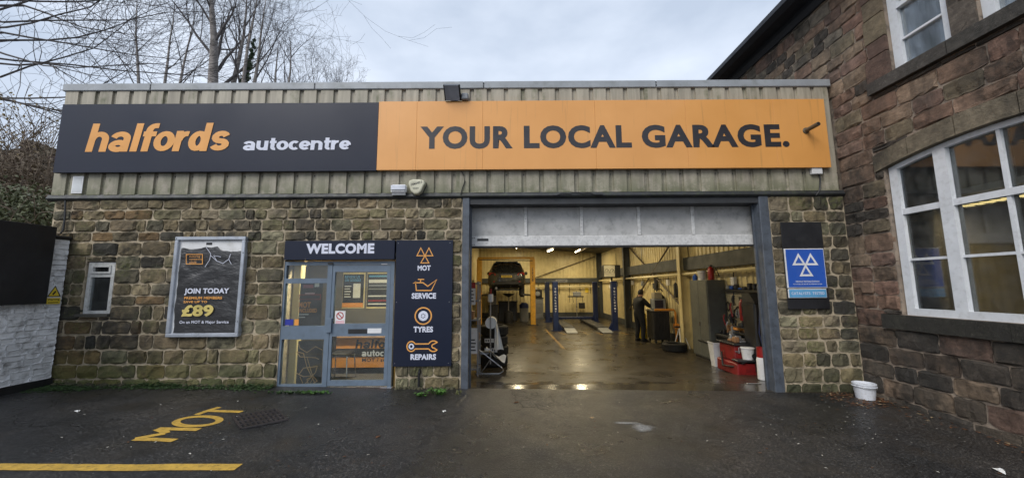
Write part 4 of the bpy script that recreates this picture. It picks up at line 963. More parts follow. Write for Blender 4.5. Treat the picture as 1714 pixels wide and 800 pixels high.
# lintel stones over the lower window: slightly curved
us = [.62, 1.15, 1.75, 2.38, 3.0, 3.5]
def lz(u): t_ = (u - 2.05) / 1.43; return 3.60 - .17 * t_ * t_
for a, b in zip(us, us[1:]):
    n = 5; lo = [(a + .006 + (b - a - .012) * i / n, lz(a + (b - a) * i / n)) for i in range(n + 1)]; hi = [(u, z + .265) for u, z in lo][::-1]
    o = MB().prism(lo + hi, fh, -.2, .045).build('lintel_stone', M_DRESSED, HW); o.color = (.27, .225, .155, 1)
def slab(name, u0, u1, z0, z1, d, parent, mat=M_DRESSED, col=(.085, .078, .066)):
    mb = MB(); mb.prism([(u0, z0), (u1, z0), (u1, z1), (u0, z1)], fh, -.25, d); o = mb.build(name, mat, parent); o.color = (*col, 1); return o
slab('window_sill', .47, 2.0, LW[2] - .215, LW[2] - .004, .07, HW, col=(.06, .057, .045)); slab('window_sill', 2.005, 4.2, LW[2] - .215, LW[2] - .004, .07, HW, col=(.06, .057, .045))
slab('window_sill', .72, 1.83, 4.665, 4.855, .09, HW, col=(.10, .09, .078)); slab('window_sill', 1.84, 4.2, 4.665, 4.855, .09, HW, col=(.115, .105, .09))
o = slab('stone_mullion', UW[1] + .002, UW2[0] - .002, 4.857, 6.75, .03, HW, col=(.15, .125, .10))
for z0, z1 in ((4.86, 5.25), (5.25, 5.5), (5.5, 5.9), (5.9, 6.2), (6.2, 6.75)):
    o = MB().prism([(UW[0] - .26 - (z0 * 37 % 1) * .12, z0 + .008), (UW[0] - .002, z0 + .008), (UW[0] - .002, z1 - .008), (UW[0] - .26 - (z0 * 37 % 1) * .12, z1 - .008)], fh, -.2, .05).build('jamb_stone', M_DRESSED, HW)
    o.color = (*rh.choice([(.20, .155, .10), (.16, .10, .075), (.24, .19, .12)]), 1)
# windows
def sash(parent_name, label_unused, x_in, u0, u1, z0, z1, verts, horis, jamb, base, glass=M_WGLASS, topfn=None):
    fn = rgt(RWX + x_in); mb = MB()
    tz = topfn or (lambda u: z1)
    mb.prism([(u0, z0), (u0 + jamb, z0), (u0 + jamb, tz(u0 + jamb)), (u0, tz(u0))], fn, -.08, .05)
    mb.prism([(u1 - jamb, z0), (u1, z0), (u1, tz(u1)), (u1 - jamb, tz(u1 - jamb))], fn, -.08, .05)
    mb.prism([(u0 + jamb, z0), (u1 - jamb, z0), (u1 - jamb, z0 + base), (u0 + jamb, z0 + base)], fn, -.08, .06)
    n = 10; us = frange(u0 + jamb, u1 - jamb, n)
    mb.prism([(u, tz(u) - .07) for u in us] + [(u, tz(u)) for u in us[::-1]], fn, -.08, .05)
    F = mb.build(parent_name, M_WHITEW, H)
    for (u, wd, a, b, d) in verts: MB().prism([(u - wd / 2, a), (u + wd / 2, a), (u + wd / 2, b), (u - wd / 2, b)], fn, -.07, d).build('glazing_bar', M_WHITEW, F)
    for (z, ht, a, b, d) in horis: MB().prism([(a, z - ht / 2), (b, z - ht / 2), (b, z + ht / 2), (a, z + ht / 2)], fn, -.07, d).build('glazing_bar', M_WHITEW, F)
    return F, fn
ltop = lambda u: lz(u) - .004
F, fn = sash('mullioned_window', '', .10, LW[0] + .02, LW[1] - .02, LW[2], 0, [(1.46, .15, LW[2] + .1, lz(1.46) - .06, .058), (2.08, .04, 2.79, lz(2.08) - .06, .03), (2.08, .04, LW[2] + .1, 2.71, .03), (2.72, .15, LW[2] + .1, lz(2.72) - .06, .058)],
      [(2.75, .085, .86, 1.385, .045), (2.75, .085, 1.535, 2.645, .045), (2.75, .085, 2.795, 3.24, .045), (2.03, .035, .86, 1.385, .028), (2.03, .035, 1.535, 2.06, .028), (2.03, .035, 2.10, 2.645, .028)], .115, .10, topfn=ltop)
gw = [(.86, 1.385), (1.535, 2.06), (2.10, 2.645), (2.795, 3.24)]
for (a, b) in gw:
    for (z0, z1) in ((1.32, 2.02), (2.04, 2.71), (2.79, 3.52)): pane('pane', M_WGLASS, F, fn, a - .005, b + .005, z0, z1, -.012, .006)
for k, (U, lab) in enumerate(((UW, 'near'), (UW2, 'far'))):
    u0, u1 = U[0], U[1]
    F, fn = sash('sash_window', '', .10, u0 + .003, u1 - .003, 4.862, U[3], [], [(5.86, .07, u0 + .13, u1 - .06, .06), (5.33, .03, u0 + .13, u1 - .06, .03)], .125, .03)
    for (z0, z1) in ((4.89, 5.32), (5.34, 5.83), (5.89, 6.7)): pane('pane', M_UGLASS, F, fn, u0 + .12, u1 - .12, z0, z1, -.012, .006)
    mb = MB(); n = 40; pr = [(u0 + .1 + (u1 - u0 - .2) * i / n, -.06 + .02 * math.sin(i * 2.1) + .012 * math.sin(i * .7)) for i in range(n + 1)]
    mb.add([fn(u, 4.88, d) for u, d in pr] + [fn(u, 6.7, d) for u, d in pr], [(i, i + 1, n + 2 + i, n + 1 + i) for i in range(n)]); mb.build('net_curtain', M_CURT, F, True, 60, fix=False)
# rooms behind the glass
mb = MB(); mb.box((8.9, -3.6, .6), (9.0, .0, 4.2)); mb.box((6.24, -3.6, 4.1), (8.9, .0, 4.2)); mb.box((6.24, -.1, .6), (8.9, .0, 4.1)); mb.box((6.24, -3.7, .6), (8.9, -3.6, 4.1)); mb.box((6.24, -3.6, .6), (8.9, -.1, .7)); mb.build('room', M_DIM, H)
mb = MB(); mb.box((6.3, -3.6, 4.4), (6.36, .0, 7.0)); mb.build('upper_room', M_DIM, H)
MB().cbox((6.9, -3.5, 3.02), (7.05, -.2, 3.12), .01).build('ceiling_rail', M_WHITEW, H)
t = thing('room_light', 'lit yellow fluorescent ceiling panel inside the right house window', 'light', (7.4, -1.2, 2.94))
MB().cbox((7.2, -2.1, 2.94), (7.55, -.3, 3.00), .01).build('housing', M_WHITE, t)
for i in range(14): MB().box((7.2, -2.08 + i * .128, 2.915), (7.55, -2.07 + i * .128, 2.939)).build('louvre', M_ALU, t)
MB().box((7.22, -2.08, 2.93), (7.53, -.32, 2.939)).build('diffuser', emat('lit panel', (1, .75, .3), 2.2), t)
for x in (7.25, 7.5): MB().tube([(x, -1.2, 3.00), (x, -1.2, 4.1)], .006, 5).build('hanger', M_STEEL, t)
ld = bpy.data.lights.new('panel_light', 'AREA'); ld.shape = 'RECTANGLE'; ld.size = .3; ld.size_y = 1.7; ld.energy = 7; ld.color = (1, .78, .42)
lo = bpy.data.objects.new('panel_light', ld); COL.objects.link(lo); lo.parent = t; lo.location = (-.02, 0, -.03)
# eaves
mb = MB(); mb.prism([(RWX - .42, EAVE + .02), (RWX + .3, EAVE + .02), (RWX + .3, EAVE + .10), (RWX - .42, EAVE + .10)], lambda u, v, d: Vector((u, 6 - d, v)), 0, 12); mb.build('soffit', M_GUTTER, H)
mb = MB(); mb.prism([(RWX - .06, EAVE - .16), (RWX - .001, EAVE - .16), (RWX - .001, EAVE + .018), (RWX - .14, EAVE + .018), (RWX - .12, EAVE - .06)], lambda u, v, d: Vector((u, 6 - d, v)), 0, 12); mb.build('cornice', M_GUTTER, H)
mb = MB(); mb.prism([(RWX - .55, EAVE + .04), (RWX - .43, EAVE - .02), (RWX - .421, EAVE + .13), (RWX - .56, EAVE + .13)], lambda u, v, d: Vector((u, 6 - d, v)), 0, 12); mb.build('gutter', M_GUTTER, H)
mb = MB(); mb.prism([(RWX - .45, EAVE + .14), (RWX + 4, EAVE + 3.2), (RWX + 4, EAVE + 3.3), (RWX - .45, EAVE + .2)], lambda u, v, d: Vector((u, 6 - d, v)), 0, 12); mb.build('roof', M_SLATE, H)
MB().box((RWX + .4, 5.8, -.3), (RWX + 8, 5.95, EAVE)).build('end_wall', M_RMORTAR, H)

# ------------------------------------------------------------------ white wall on the left with black board and warning sign
WWT = thing('painted_wall', 'rough white painted brick wall with black tarred base at the far left', 'wall', (LWX - .2, -1.5, 0))
fl2 = lft(LWX)
def wtop(y): return 2.52
MB().box((LWX - .35, -4.5, -.2), (LWX, -.06, 2.5)).build('wall_core', M_PAINTW, WWT)
rq = random.Random(8)
lay_stones(fl2, lay(-2.2, -.06, courses(.235, 2.5, .075, .105, rq), .18, .27, [], rq), WWT, M_PAINTW, rq, lambda q, r_: (.7, .7, .7), name='brick', bulge=.007, rough=.006, nx=4, ny=4, joint=.010, wob=.010)
MB().box((LWX - .3, -4.5, -.1), (LWX + .035, -.05, .235)).build('tarred_base', M_TAR, WWT)
MB().cbox((LWX - .4, -4.5, 2.5), (LWX + .03, -.03, 2.56), .02).build('coping', M_TAR, WWT)
t = thing('hoarding_board', 'large plain black board fixed on the white wall', 'board', (LWX + .1, -2, 1.4))
MB().cbox((LWX + .05, -4.4, FX(78, 508, LWX + .1).z), (LWX + .10, FX(88, 440, LWX + .1).y, FX(95, 380, LWX + .1).z), .006).build('panel', M_BLKBOARD, t)
for z in (1.7, 2.5): MB().box((LWX + .0, -4.2, z), (LWX + .049, -.5, z + .05)).build('batten', M_WOOD, t)
t = thing('warning_sign', 'small yellow triangle warning sign on the white wall corner', 'sign', (LWX, -.2, 1.55))
ws = fl2
y0, y1 = FX(80, 490, LWX + .03).y, FX(103, 490, LWX + .03).y; y1 = min(y1, -.05)
z0, z1 = FX(90, 509, LWX + .03).z, FX(92, 477, LWX + .03).z
y0 = y1 - .20
MB().cbox((LWX + .02, y0, z0), (LWX + .03, y1, z1), .002).build('plate', M_WHITE, t)
f3 = lft(LWX + .03); yc = (y0 + y1) / 2
rects(MB(), f3, [(y0 + .005, y1 - .005, z0 + .005, z0 + (z1 - z0) * .33)], .001, .002).build('yellow_band', M_YELLOW, t)
MB().add([f3(yc - .085, z0 + (z1 - z0) * .40, .0015), f3(yc + .085, z0 + (z1 - z0) * .40, .0015), f3(yc, z1 - .015, .0015)], [(0, 1, 2)]).build('triangle', M_YELLOW, t, fix=False)
strokes(MB(), [([(yc - .085, z0 + (z1 - z0) * .41), (yc + .085, z0 + (z1 - z0) * .41), (yc, z1 - .02)], .008, True), ([(yc - .02, z0 + (z1 - z0) * .5), (yc + .015, z0 + (z1 - z0) * .68)], .012, False)], f3, .003).build('symbol', M_BLK, t, fix=False)
text('lettering', 'Warning', f3, (y0 + .02, y1 - .02, z0 + (z1 - z0) * .17, z0 + (z1 - z0) * .30), M_BLK, t, .003, .03)
rects(MB(), f3, [(y0 + .03, y1 - .03, z0 + (z1 - z0) * .07, z0 + (z1 - z0) * .11)], .0022, .003).build('print_line', M_BLK, t)

# ------------------------------------------------------------------ bare trees
def grow(mb, p, d, Ln, r, lvl, rng, up=.12, kids=(9, 6, 5, 4), sides=(7, 5, 4, 3, 3), wander=.10, spread=(22, 48), start=.25, maxl=4):
    segs = (9, 6, 5, 4, 3)[lvl]; pts = [p.copy()]; rs = [r]; q = p.copy(); dd = d.normalized()
    for i in range(segs):
        dd = (dd + Vector((rng.gauss(0, 1), rng.gauss(0, 1), rng.gauss(0, .7))) * wander * (.5 if lvl == 0 else 1) + Vector((0, 0, up * (.3 if lvl == 0 else 1)))).normalized()
        q = q + dd * Ln / segs; pts.append(q.copy()); rs.append(max(.004, r * (1 - .82 * (i + 1) / segs)))
    mb.tube(pts, rs, sides[lvl], cap=False)
    if lvl >= maxl: return
    k = kids[lvl]
    for j in range(k):
        t_ = start + (1 - start) * (j + rng.random()) / k; i = min(segs - 1, int(t_ * segs)); f_ = t_ * segs - i
        b = pts[i].lerp(pts[i + 1], f_); ax = (pts[i + 1] - pts[i]).normalized()
        o_ = ax.orthogonal().normalized(); o_.rotate(Matrix.Rotation(rng.uniform(0, 6.283), 3, ax)); ang = rad(rng.uniform(*spread))
        nd = ax * math.cos(ang) + o_ * math.sin(ang)
        rr = rs[i] * (1 - f_) + rs[i + 1] * f_
        grow(mb, b, nd, Ln * rng.uniform(.38, .62) * (1.1 - .45 * t_ if lvl == 0 else 1), max(.0045, rr * rng.uniform(.4, .62)), lvl + 1, rng, up, kids, sides, wander * 1.25, spread, .2, maxl)
HZ = 8.0
def bare_tree(label, px, Y, height, r, lean, seed, stems=1, kids=(13, 6, 5, 4), group='bare trees behind the garage', base_py=141, spread=(20, 46), twig=True):
    rng = random.Random(seed)
    top = FY(px, base_py, Y)
    bx = top.x - lean * (top.z - HZ); base = Vector((bx, Y, HZ))
    t = thing('bare_tree', label, 'tree', base, group)
    for s_ in range(stems):
        tr = MB(); br = MB()
        a = base + Vector(((s_ - (stems - 1) / 2) * .35, rng.uniform(-.2, .2), 0)); d = Vector((lean + (s_ - (stems - 1) / 2) * .07, rng.uniform(-.04, .04), 1))
        # trunk
        pts = [a]; rs = [r * 1.5]; dd = d.normalized(); n = 9
        for i in range(n):
            dd = (dd + Vector((rng.gauss(0, .035), rng.gauss(0, .035), .05))).normalized(); pts.append(pts[-1] + dd * height / n); rs.append(r * (1.3 - 1.2 * (i + 1) / n))
        tr.tube(pts, rs, 8, cap=False); tr.build('trunk', M_BARK, t, True, 60, fix=False)
        for j in range(kids[0]):
            tt = .42 + .57 * (j + rng.random()) / kids[0]; i = min(n - 1, int(tt * n)); b = pts[i].lerp(pts[i + 1], tt * n - i); ax = (pts[i + 1] - pts[i]).normalized()
            o_ = ax.orthogonal().normalized(); o_.rotate(Matrix.Rotation(rng.uniform(0, 6.283), 3, ax)); ang = rad(rng.uniform(*spread))
            grow(br, b, ax * math.cos(ang) + o_ * math.sin(ang), height * rng.uniform(.25, .45) * (1.25 - .6 * tt), max(.02, rs[i] * rng.uniform(.3, .5)), 1, rng, .06, kids, maxl=4)
        br.build('branches', M_TWIG, t, fix=False)
    return t
bare_tree('three-stemmed slender bare tree, leftmost behind the roof edge', 268, 20.0, 16, .15, -.01, 1, 3, (8, 5, 4, 3), spread=(22, 50))
bare_tree('thickest pale-barked bare tree behind the navy sign', 354, 19.5, 18, .44, .03, 2, 1, (12, 5, 4, 3))
bare_tree('pale slim bare tree just right of the thickest trunk', 386, 20.5, 17, .27, .06, 3, 1, (8, 5, 4, 3))
ivt = bare_tree('bare tree with ivy climbing its trunk', 408, 19.0, 16, .17, .04, 4, 1, (8, 5, 4, 3))
bare_tree('leaning bare tree right of the ivy-clad trunk', 434, 20.0, 15, .18, .12, 5, 1, (9, 5, 4, 3), spread=(18, 42))
bare_tree('shorter bare tree spreading widely to the right', 472, 19.5, 12.5, .17, .10, 6, 2, (8, 5, 4, 3), spread=(22, 50))
bare_tree('small twiggy bare tree, second from the right over the roof', 515, 21, 10.5, .08, .06, 7, 2, (9, 6, 4, 3), spread=(18, 38))
bare_tree('smallest twiggy bare tree, rightmost over the roof', 565, 21.5, 9.6, .07, .03, 9, 3, (8, 5, 4, 3), spread=(14, 34))
def leafcloud(mb, pts_r, n, rng, size=(.03, .07)):
    for _ in range(n):
        c, r_ = rng.choice(pts_r); v = Vector((rng.gauss(0, 1), rng.gauss(0, 1), rng.gauss(0, 1))).normalized() * r_ * rng.random() ** .4
        p_ = Vector(c) + v; s_ = rng.uniform(*size); a = Vector((rng.gauss(0, 1), rng.gauss(0, 1), rng.gauss(0, 1))).normalized(); b = a.orthogonal().normalized() * s_ * .55; a = a * s_
        mb.add([p_ - a, p_ + b, p_ + a, p_ - b], [(0, 1, 2, 3)])
rv = random.Random(14); tp = FY(405, 145, 18.95)
iv = MB(); leafcloud(iv, [((tp.x + .04 * k - .3 + rv.uniform(-.15, .15), 18.9, tp.z - 3 + .26 * k), .38 - .012 * k) for k in range(26)], 3600, rv, (.05, .12)); iv.build('ivy', M_IVY, ivt, fix=False)
# near tree outside the left edge, limbs reaching over to the right
rn = random.Random(31); base = Vector((-24.0, 5.5, 2.6)); t = thing('overhanging_tree', 'bare tree beyond the left edge with limbs reaching over the white wall', 'tree', base)
tr = MB(); tp_ = [base + Vector((0.05 * i, 0, 1.3 * i)) for i in range(10)]; tr.tube(tp_, [.3 - .024 * i for i in range(10)], 9, cap=False); tr.build('trunk', M_BARK, t, True, 60, fix=False)
br = MB()
for (py, L_, slope, Y) in ((0, 6.2, .0, 5.5), (22, 8.4, .04, 5.2), (30, 6.4, -.10, 4.8), (48, 6.8, -.07, 5.0), (55, 5.6, -.12, 5.6), (78, 5.4, -.16, 5.2), (88, 6.6, .02, 4.6), (105, 5.2, -.10, 5.4), (134, 5.6, .04, 5.0), (140, 5.0, -.10, 4.6), (152, 5.6, -.05, 4.8), (160, 4.6, -.16, 5.2), (10, 5.0, -.2, 6.0), (68, 4.6, .05, 6.0)):
    p_ = FY(-60, py, Y); p_.x = -17.6
    z = FY(0, py, Y).z; st_ = Vector((-23.9, 5.5, min(13, max(4, z - 1.0)))); mid_ = Vector((p_.x, Y, z))
    br.tube([st_, st_.lerp(mid_, .5) + Vector((0, 0, .3)), mid_], [.09, .06, .04], 5, cap=False)
    grow(br, mid_, Vector((1, rn.uniform(-.12, .12), slope - .12)), L_ * 1.2, .036, 1, rn, .05, (0, 8, 4, 3), wander=.13, spread=(18, 48), maxl=4)
br.build('branches', M_TWIG, t, fix=False)
# leafy bank behind the white wall
rb = random.Random(17)
def bush(label, cells, nleaf, nstem, mat, size=(.03, .075), group='bushes on the bank behind the white wall'):
    c0 = Vector(cells[0][0]); t = thing('bramble_bush', label, 'bush', (c0.x, c0.y, c0.z - cells[0][1]), group)
    mb = MB(); leafcloud(mb, cells, nleaf, rb, size); mb.build('leaves', mat, t, fix=False)
    mb = MB()
    for _ in range(nstem):
        c, r_ = rb.choice(cells); p_ = Vector(c) + Vector((rb.uniform(-1, 1) * r_, rb.uniform(-.6, .6) * r_, -r_)); d = Vector((rb.gauss(0, .5), rb.gauss(0, .4), 1)).normalized(); pts = [p_]
        for k in range(7): d = (d + Vector((rb.gauss(0, .22), rb.gauss(0, .2), -.10 * k * .4))).normalized(); pts.append(pts[-1] + d * r_ * .36)
        mb.tube(pts, [.011 - .0011 * k for k in range(8)], 4, cap=False)
    mb.build('stems', pm('bramble stem ' + label[:6], (.16, .12, .085), .8, var=.3), t, fix=False)
def cell(px, py, Y, r_): p_ = FY(px, py, Y); return ((p_.x, p_.y, p_.z), r_)
bush('low leafy bramble bush directly above the black board', [cell(x, y, .9, .5) for x, y in ((5, 345), (30, 335), (50, 350), (75, 360), (15, 370), (-20, 350), (45, 375), (88, 372))], 3800, 60, M_LEAF, (.02, .05))
bush('tangle of brown bare stems at the top of the bank', [cell(x, y, 2.4, .75) for x, y in ((8, 290), (40, 280), (70, 285), (85, 300), (-25, 300), (20, 315), (60, 318), (88, 330))], 2600, 240, pm('withered leaf', (.13, .10, .065), .8, var=.5, scale=8), (.02, .05))
bush('sparse yellow-leaved sapling beside the ruined wall top', [cell(x, y, 5.0, .9) for x, y in ((20, 200), (48, 195), (8, 225), (0, 250))], 260, 110, pm('yellowing leaf', (.25, .18, .06), .6, var=.4), (.03, .06))
# ruined stone wall on the bank
t = thing('ruined_wall', 'broken dark stone wall top on the bank above the bushes', 'wall', FY(40, 300, 7))
fr = fac(7.0); q7 = lambda px, py: FY(px, py, 7.0); rz = random.Random(4)
prof = [(-60, 20, 250), (20, 34, 249), (34, 52, 234), (52, 68, 240), (68, 84, 246), (84, 125, 252)]
for (a, b, top) in prof:
    u0, u1, v1 = q7(a, 250).x, q7(b, 250).x, q7(30, top).z; v0 = q7(30, 330).z
    MB().prism([(u0, v0), (u1, v0), (u1, v1 - .04), (u0, v1 - .04)], fr, -.5, 0).build('rubble_core', M_RMORTAR, t)
    lay_stones(fr, lay(u0, u1, courses(v0, v1, .22, .34, rz), .3, .7, [], rz), t, M_RSTONE, rz, lambda q, r_: tuple(c * r_.uniform(.6, 1.0) for c in (.11, .085, .07)), bulge=.06)

# ------------------------------------------------------------------ forecourt: markings, drain, bucket, weeds, litter
def gfn(d0): return lambda u, v, d: Vector((u, v, gz(u, v) + d0 + d))
def gline(name, pxpts, hw, mat, label, d=.004, closed=False):
    pts = [(FG(*p).x, FG(*p).y) for p in pxpts]; out = []
    for i in range(len(pts) - (0 if closed else 1)):
        a, b = Vector(pts[i]), Vector(pts[(i + 1) % len(pts)]); n = max(1, int((b - a).length / .12))
        out += [tuple(a.lerp(b, k / n) + Vector((R.gauss(0, .004), R.gauss(0, .005))) * (k > 0)) for k in range(n)]
    if not closed: out.append(pts[-1])
    return (out, hw, closed)
cp = lambda x, y: (x / 3.0607, 620 + y / 3.0607)
t = thing('painted_letters', 'hand painted yellow letters MOT on the asphalt', 'road marking', FG(310, 712))
for nm, ls, hw in (('M', [[(895, 358), (790, 353), (690, 351)], [(690, 350), (770, 335), (848, 322)], [(848, 322), (838, 311), (805, 300)], [(805, 299), (900, 300), (1020, 303)]], .042), ('O', None, .04), ('T', [[(1005, 227), (1060, 207), (1125, 188)], [(1065, 206), (1150, 209), (1238, 212)]], .04)):
    if ls: strokes(MB(), [gline('', [cp(*q_) for q_ in s_], hw, None, '') for s_ in ls], gfn(.004), 0).build('letter', M_ROADY, t, fix=False)
    else:
        ell = [cp(1013 + 112 * math.cos(k) , 260 - 24 * math.sin(k) - 6 * math.cos(k)) for k in [2 * math.pi * i / 28 for i in range(28)]]
        strokes(MB(), [([(FG(*q_).x, FG(*q_).y) for q_ in ell], hw, True)], gfn(.004), 0).build('letter', M_ROADY, t, fix=False)
o = strokes(MB(), [gline('', [(-260, 781), (0, 781), (200, 782.5), (399, 781.5)], .062, None, '')], gfn(.004), 0).build('bay_line', M_ROADY, None, fix=False)
tag(o, 'long straight yellow painted line along the near left asphalt', 'road marking')
# drain grate
dc = [FG(*p) for p in ((390, 697), (462, 686), (481, 703), (404, 718))]
t = thing('drain_grate', 'sunken rectangular iron drain grate beside the painted letters', 'drain', sum(dc, Vector()) / 4)
def bil(s_, t_): return dc[0].lerp(dc[1], s_).lerp(dc[3].lerp(dc[2], s_), t_)
mb = MB().add([bil(*q_) + Vector((0, 0, .003)) for q_ in ((0, 0), (1, 0), (1, 1), (0, 1))], [(0, 1, 2, 3)]); mb.build('pit', pm('drain pit', (.006, .006, .006), .8), t, fix=False)
def gbar(a, b, hw, h): 
    a, b = Vector(a), Vector(b); d = (b - a).normalized(); s_ = Vector((-d.y, d.x, 0)) * hw; z = Vector((0, 0, h)); e0 = Vector((0, 0, .004))
    return MB().add([a - s_ + e0, b - s_ + e0, b + s_ + e0, a + s_ + e0, a - s_ * .8 + z, b - s_ * .8 + z, b + s_ * .8 + z, a + s_ * .8 + z], [(0, 3, 2, 1), (4, 5, 6, 7), (0, 1, 5, 4), (1, 2, 6, 5), (2, 3, 7, 6), (3, 0, 4, 7)])
for i in range(10): gbar(bil(i / 9, 0), bil(i / 9, 1), .014, .016).build('bar', M_IRON, t)
for i in range(5): gbar(bil(0, i / 4), bil(1, i / 4), .016, .018).build('cross_bar', M_IRON, t)
# bucket
bp = FG(1449, 667); t = thing('white_bucket', 'white plastic bucket among dead leaves against the right wall', 'bucket', bp)
n = 28; prof = [(.112, 0), (.118, .004), (.142, .215), (.152, .218), (.153, .236), (.146, .240)]
mb = MB(); mb.lathe(prof + [(.138, .236), (.110, .02), (.02, .012)], bp + Vector((0, 0, .0)), 'z', n); mb.build('tub', M_BUCKET, t, True, 40)
mb = MB(); mb.tube([bp + Vector((.152 * math.cos(k), .152 * math.sin(k), .205 - .035 * math.sin((k - 3.3) / 2.9 * math.pi))) for k in [3.3 + 2.9 * i / 14 for i in range(15)]], .0035, 5); mb.build('handle', M_STEEL, t, True)
mb = MB(); mb.lathe([(.155, .190), (.158, .197), (.146, .205)], bp, 'z', n); mb.build('rim_ring', M_BUCKET, t, True)
# leaves and litter
rl = random.Random(77)
def leaf(mb, p_, s_, rng, curl=.3, mi=0):
    a = rng.uniform(0, 6.28); ca, sa = math.cos(a), math.sin(a); tl = rng.uniform(-.5, .5)
    vs = []
    for (u, v) in ((-1, 0), (-.3, .45), (.5, .35), (1.1, 0), (.5, -.35), (-.3, -.45)):
        z = abs(v) * curl * s_ + .004 + max(0, tl * u) * s_ * .3; vs.append((p_[0] + (u * ca - v * sa) * s_, p_[1] + (u * sa + v * ca) * s_, p_[2] + z))
    mb.add(vs, [(0, 1, 2, 3), (0, 3, 4, 5)], mi)
mb = MB()
for _ in range(420):
    if rl.random() < .6: px, py = rl.gauss(1462, 28), rl.gauss(672, 5)
    elif rl.random() < .5: px = rl.uniform(1440, 1714); py = 668 + (px - 1440) * .30 + rl.gauss(0, 5)
    else: px, py = rl.gauss(1405, 16), rl.gauss(662, 4)
    p_ = FG(px, py)
    if p_.x > RWX - .03 or p_.y > -.04 or (p_ - bp).length < .13: continue
    leaf(mb, (p_.x, p_.y, p_.z + rl.uniform(0, .02)), rl.uniform(.012, .032), rl, mi=1 if rl.random() < .12 else 0)
o = mb.build('leaf_litter', [M_DEAD, M_DEADY], None, fix=False); tag(o, 'drift of brown dead leaves around the white bucket', 'leaves', kind='stuff')
mb = MB()
for _ in range(110):
    px, py = rl.uniform(40, 1680), 668 + 125 * rl.random() ** 1.2; p_ = FG(px, py)
    if p_.x > RWX - .05 or p_.y > -.1: continue
    leaf(mb, (p_.x, p_.y, p_.z), rl.uniform(.006, .02), rl, mi=0 if rl.random() < .6 else 1)
for _ in range(90):
    px = rl.uniform(1180, 1714); py = 672 + rl.random() * 70; p_ = FG(px, py)
    if p_.x > RWX - .05: continue
    leaf(mb, (p_.x, p_.y, p_.z), rl.uniform(.005, .014), rl, mi=1)
o = mb.build('litter', [M_DEAD, pm('pale litter', (.5, .48, .42), .8, var=.3)], None, fix=False); tag(o, 'scattered small leaves and paper scraps on the asphalt', 'litter', kind='stuff')
for (px, py, s_, lab, mt_) in ((742, 689, .035, 'small crumpled white scrap on the asphalt before the services sign', M_PAPER), (989, 700, .04, 'pale curled leaf on the asphalt in front of the garage door', M_DEADY), (632, 732, .035, 'dark wet leaf lying on the asphalt left of centre', M_DEAD), (864, 674, .04, 'dark leaf lying just outside the left of the garage opening', M_DEAD), (127, 689, .045, 'white scrap on the asphalt at far left', M_PAPER), (1672, 789, .07, 'pale torn scrap at the lower right corner of the asphalt', M_PAPER)):
    p_ = FG(px, py); mb = MB(); leaf(mb, p_, s_, rl, .6); leaf(mb, (p_.x + s_ * .6, p_.y + .01, p_.z + .004), s_ * .6, rl, .8); tag(mb.build('fallen_scrap', mt_, None, fix=False), lab, 'scrap', 'single scraps on the asphalt')
# pale spill mark
def spill_mat():
    mt, n, l, b = newmat('pale dried spill'); P = worldpos(n); b.inputs['Base Color'].default_value = (.34, .34, .33, 1); b.inputs['Roughness'].default_value = .8
    tcn = n.new('ShaderNodeTexCoord'); gr = n.new('ShaderNodeTexGradient'); gr.gradient_type = 'SPHERICAL'
    mp = n.new('ShaderNodeMapping'); mp.inputs['Location'].default_value = (-1, -1, 0); mp.inputs['Scale'].default_value = (2, 2, 0); l.new(tcn.outputs['Generated'], mp.inputs[0]); l.new(mp.outputs[0], gr.inputs[0])
    f = nmath(n, l, 'ADD', gr.outputs['Fac'], nmath(n, l, 'MULTIPLY', nmath(n, l, 'SUBTRACT', nnoise(n, l, P, 7, 6, .7), .5), 1.5)); a = nramp(n, l, f, [(.28, 0.0), (.62, .85)])
    l.new(nmath(n, l, 'MULTIPLY', a, nramp(n, l, nnoise(n, l, P, 120, 3), [(.38, .15), (.6, 1.0)])), b.inputs['Alpha']); return mt
M_SPILL = spill_mat()
for (c, w_, h_, ang, lab) in (((1076, 716), .26, .16, -.75, 'pale dried spill mark on the asphalt before the garage'), ((1050, 708), .22, .06, -.1, 'faint streak joined to the upper end of the spill mark')):
    p_ = FG(*c); n = 20; mb = MB(); pts = [(p_.x, p_.y)] + [(p_.x + w_ * math.cos(k) * math.cos(ang) - h_ * math.sin(k) * math.sin(ang), p_.y + w_ * math.cos(k) * math.sin(ang) + h_ * math.sin(k) * math.cos(ang)) for k in [2 * math.pi * i / n for i in range(n)]]
    mb.add([(u, v, gz(u, v) + .004 + (.002 if w_ < .25 else 0)) for u, v in pts], [(0, 1 + i, 1 + (i + 1) % n) for i in range(n)]); tag(mb.build('spill_mark', M_SPILL, None, fix=False), lab, 'stain')
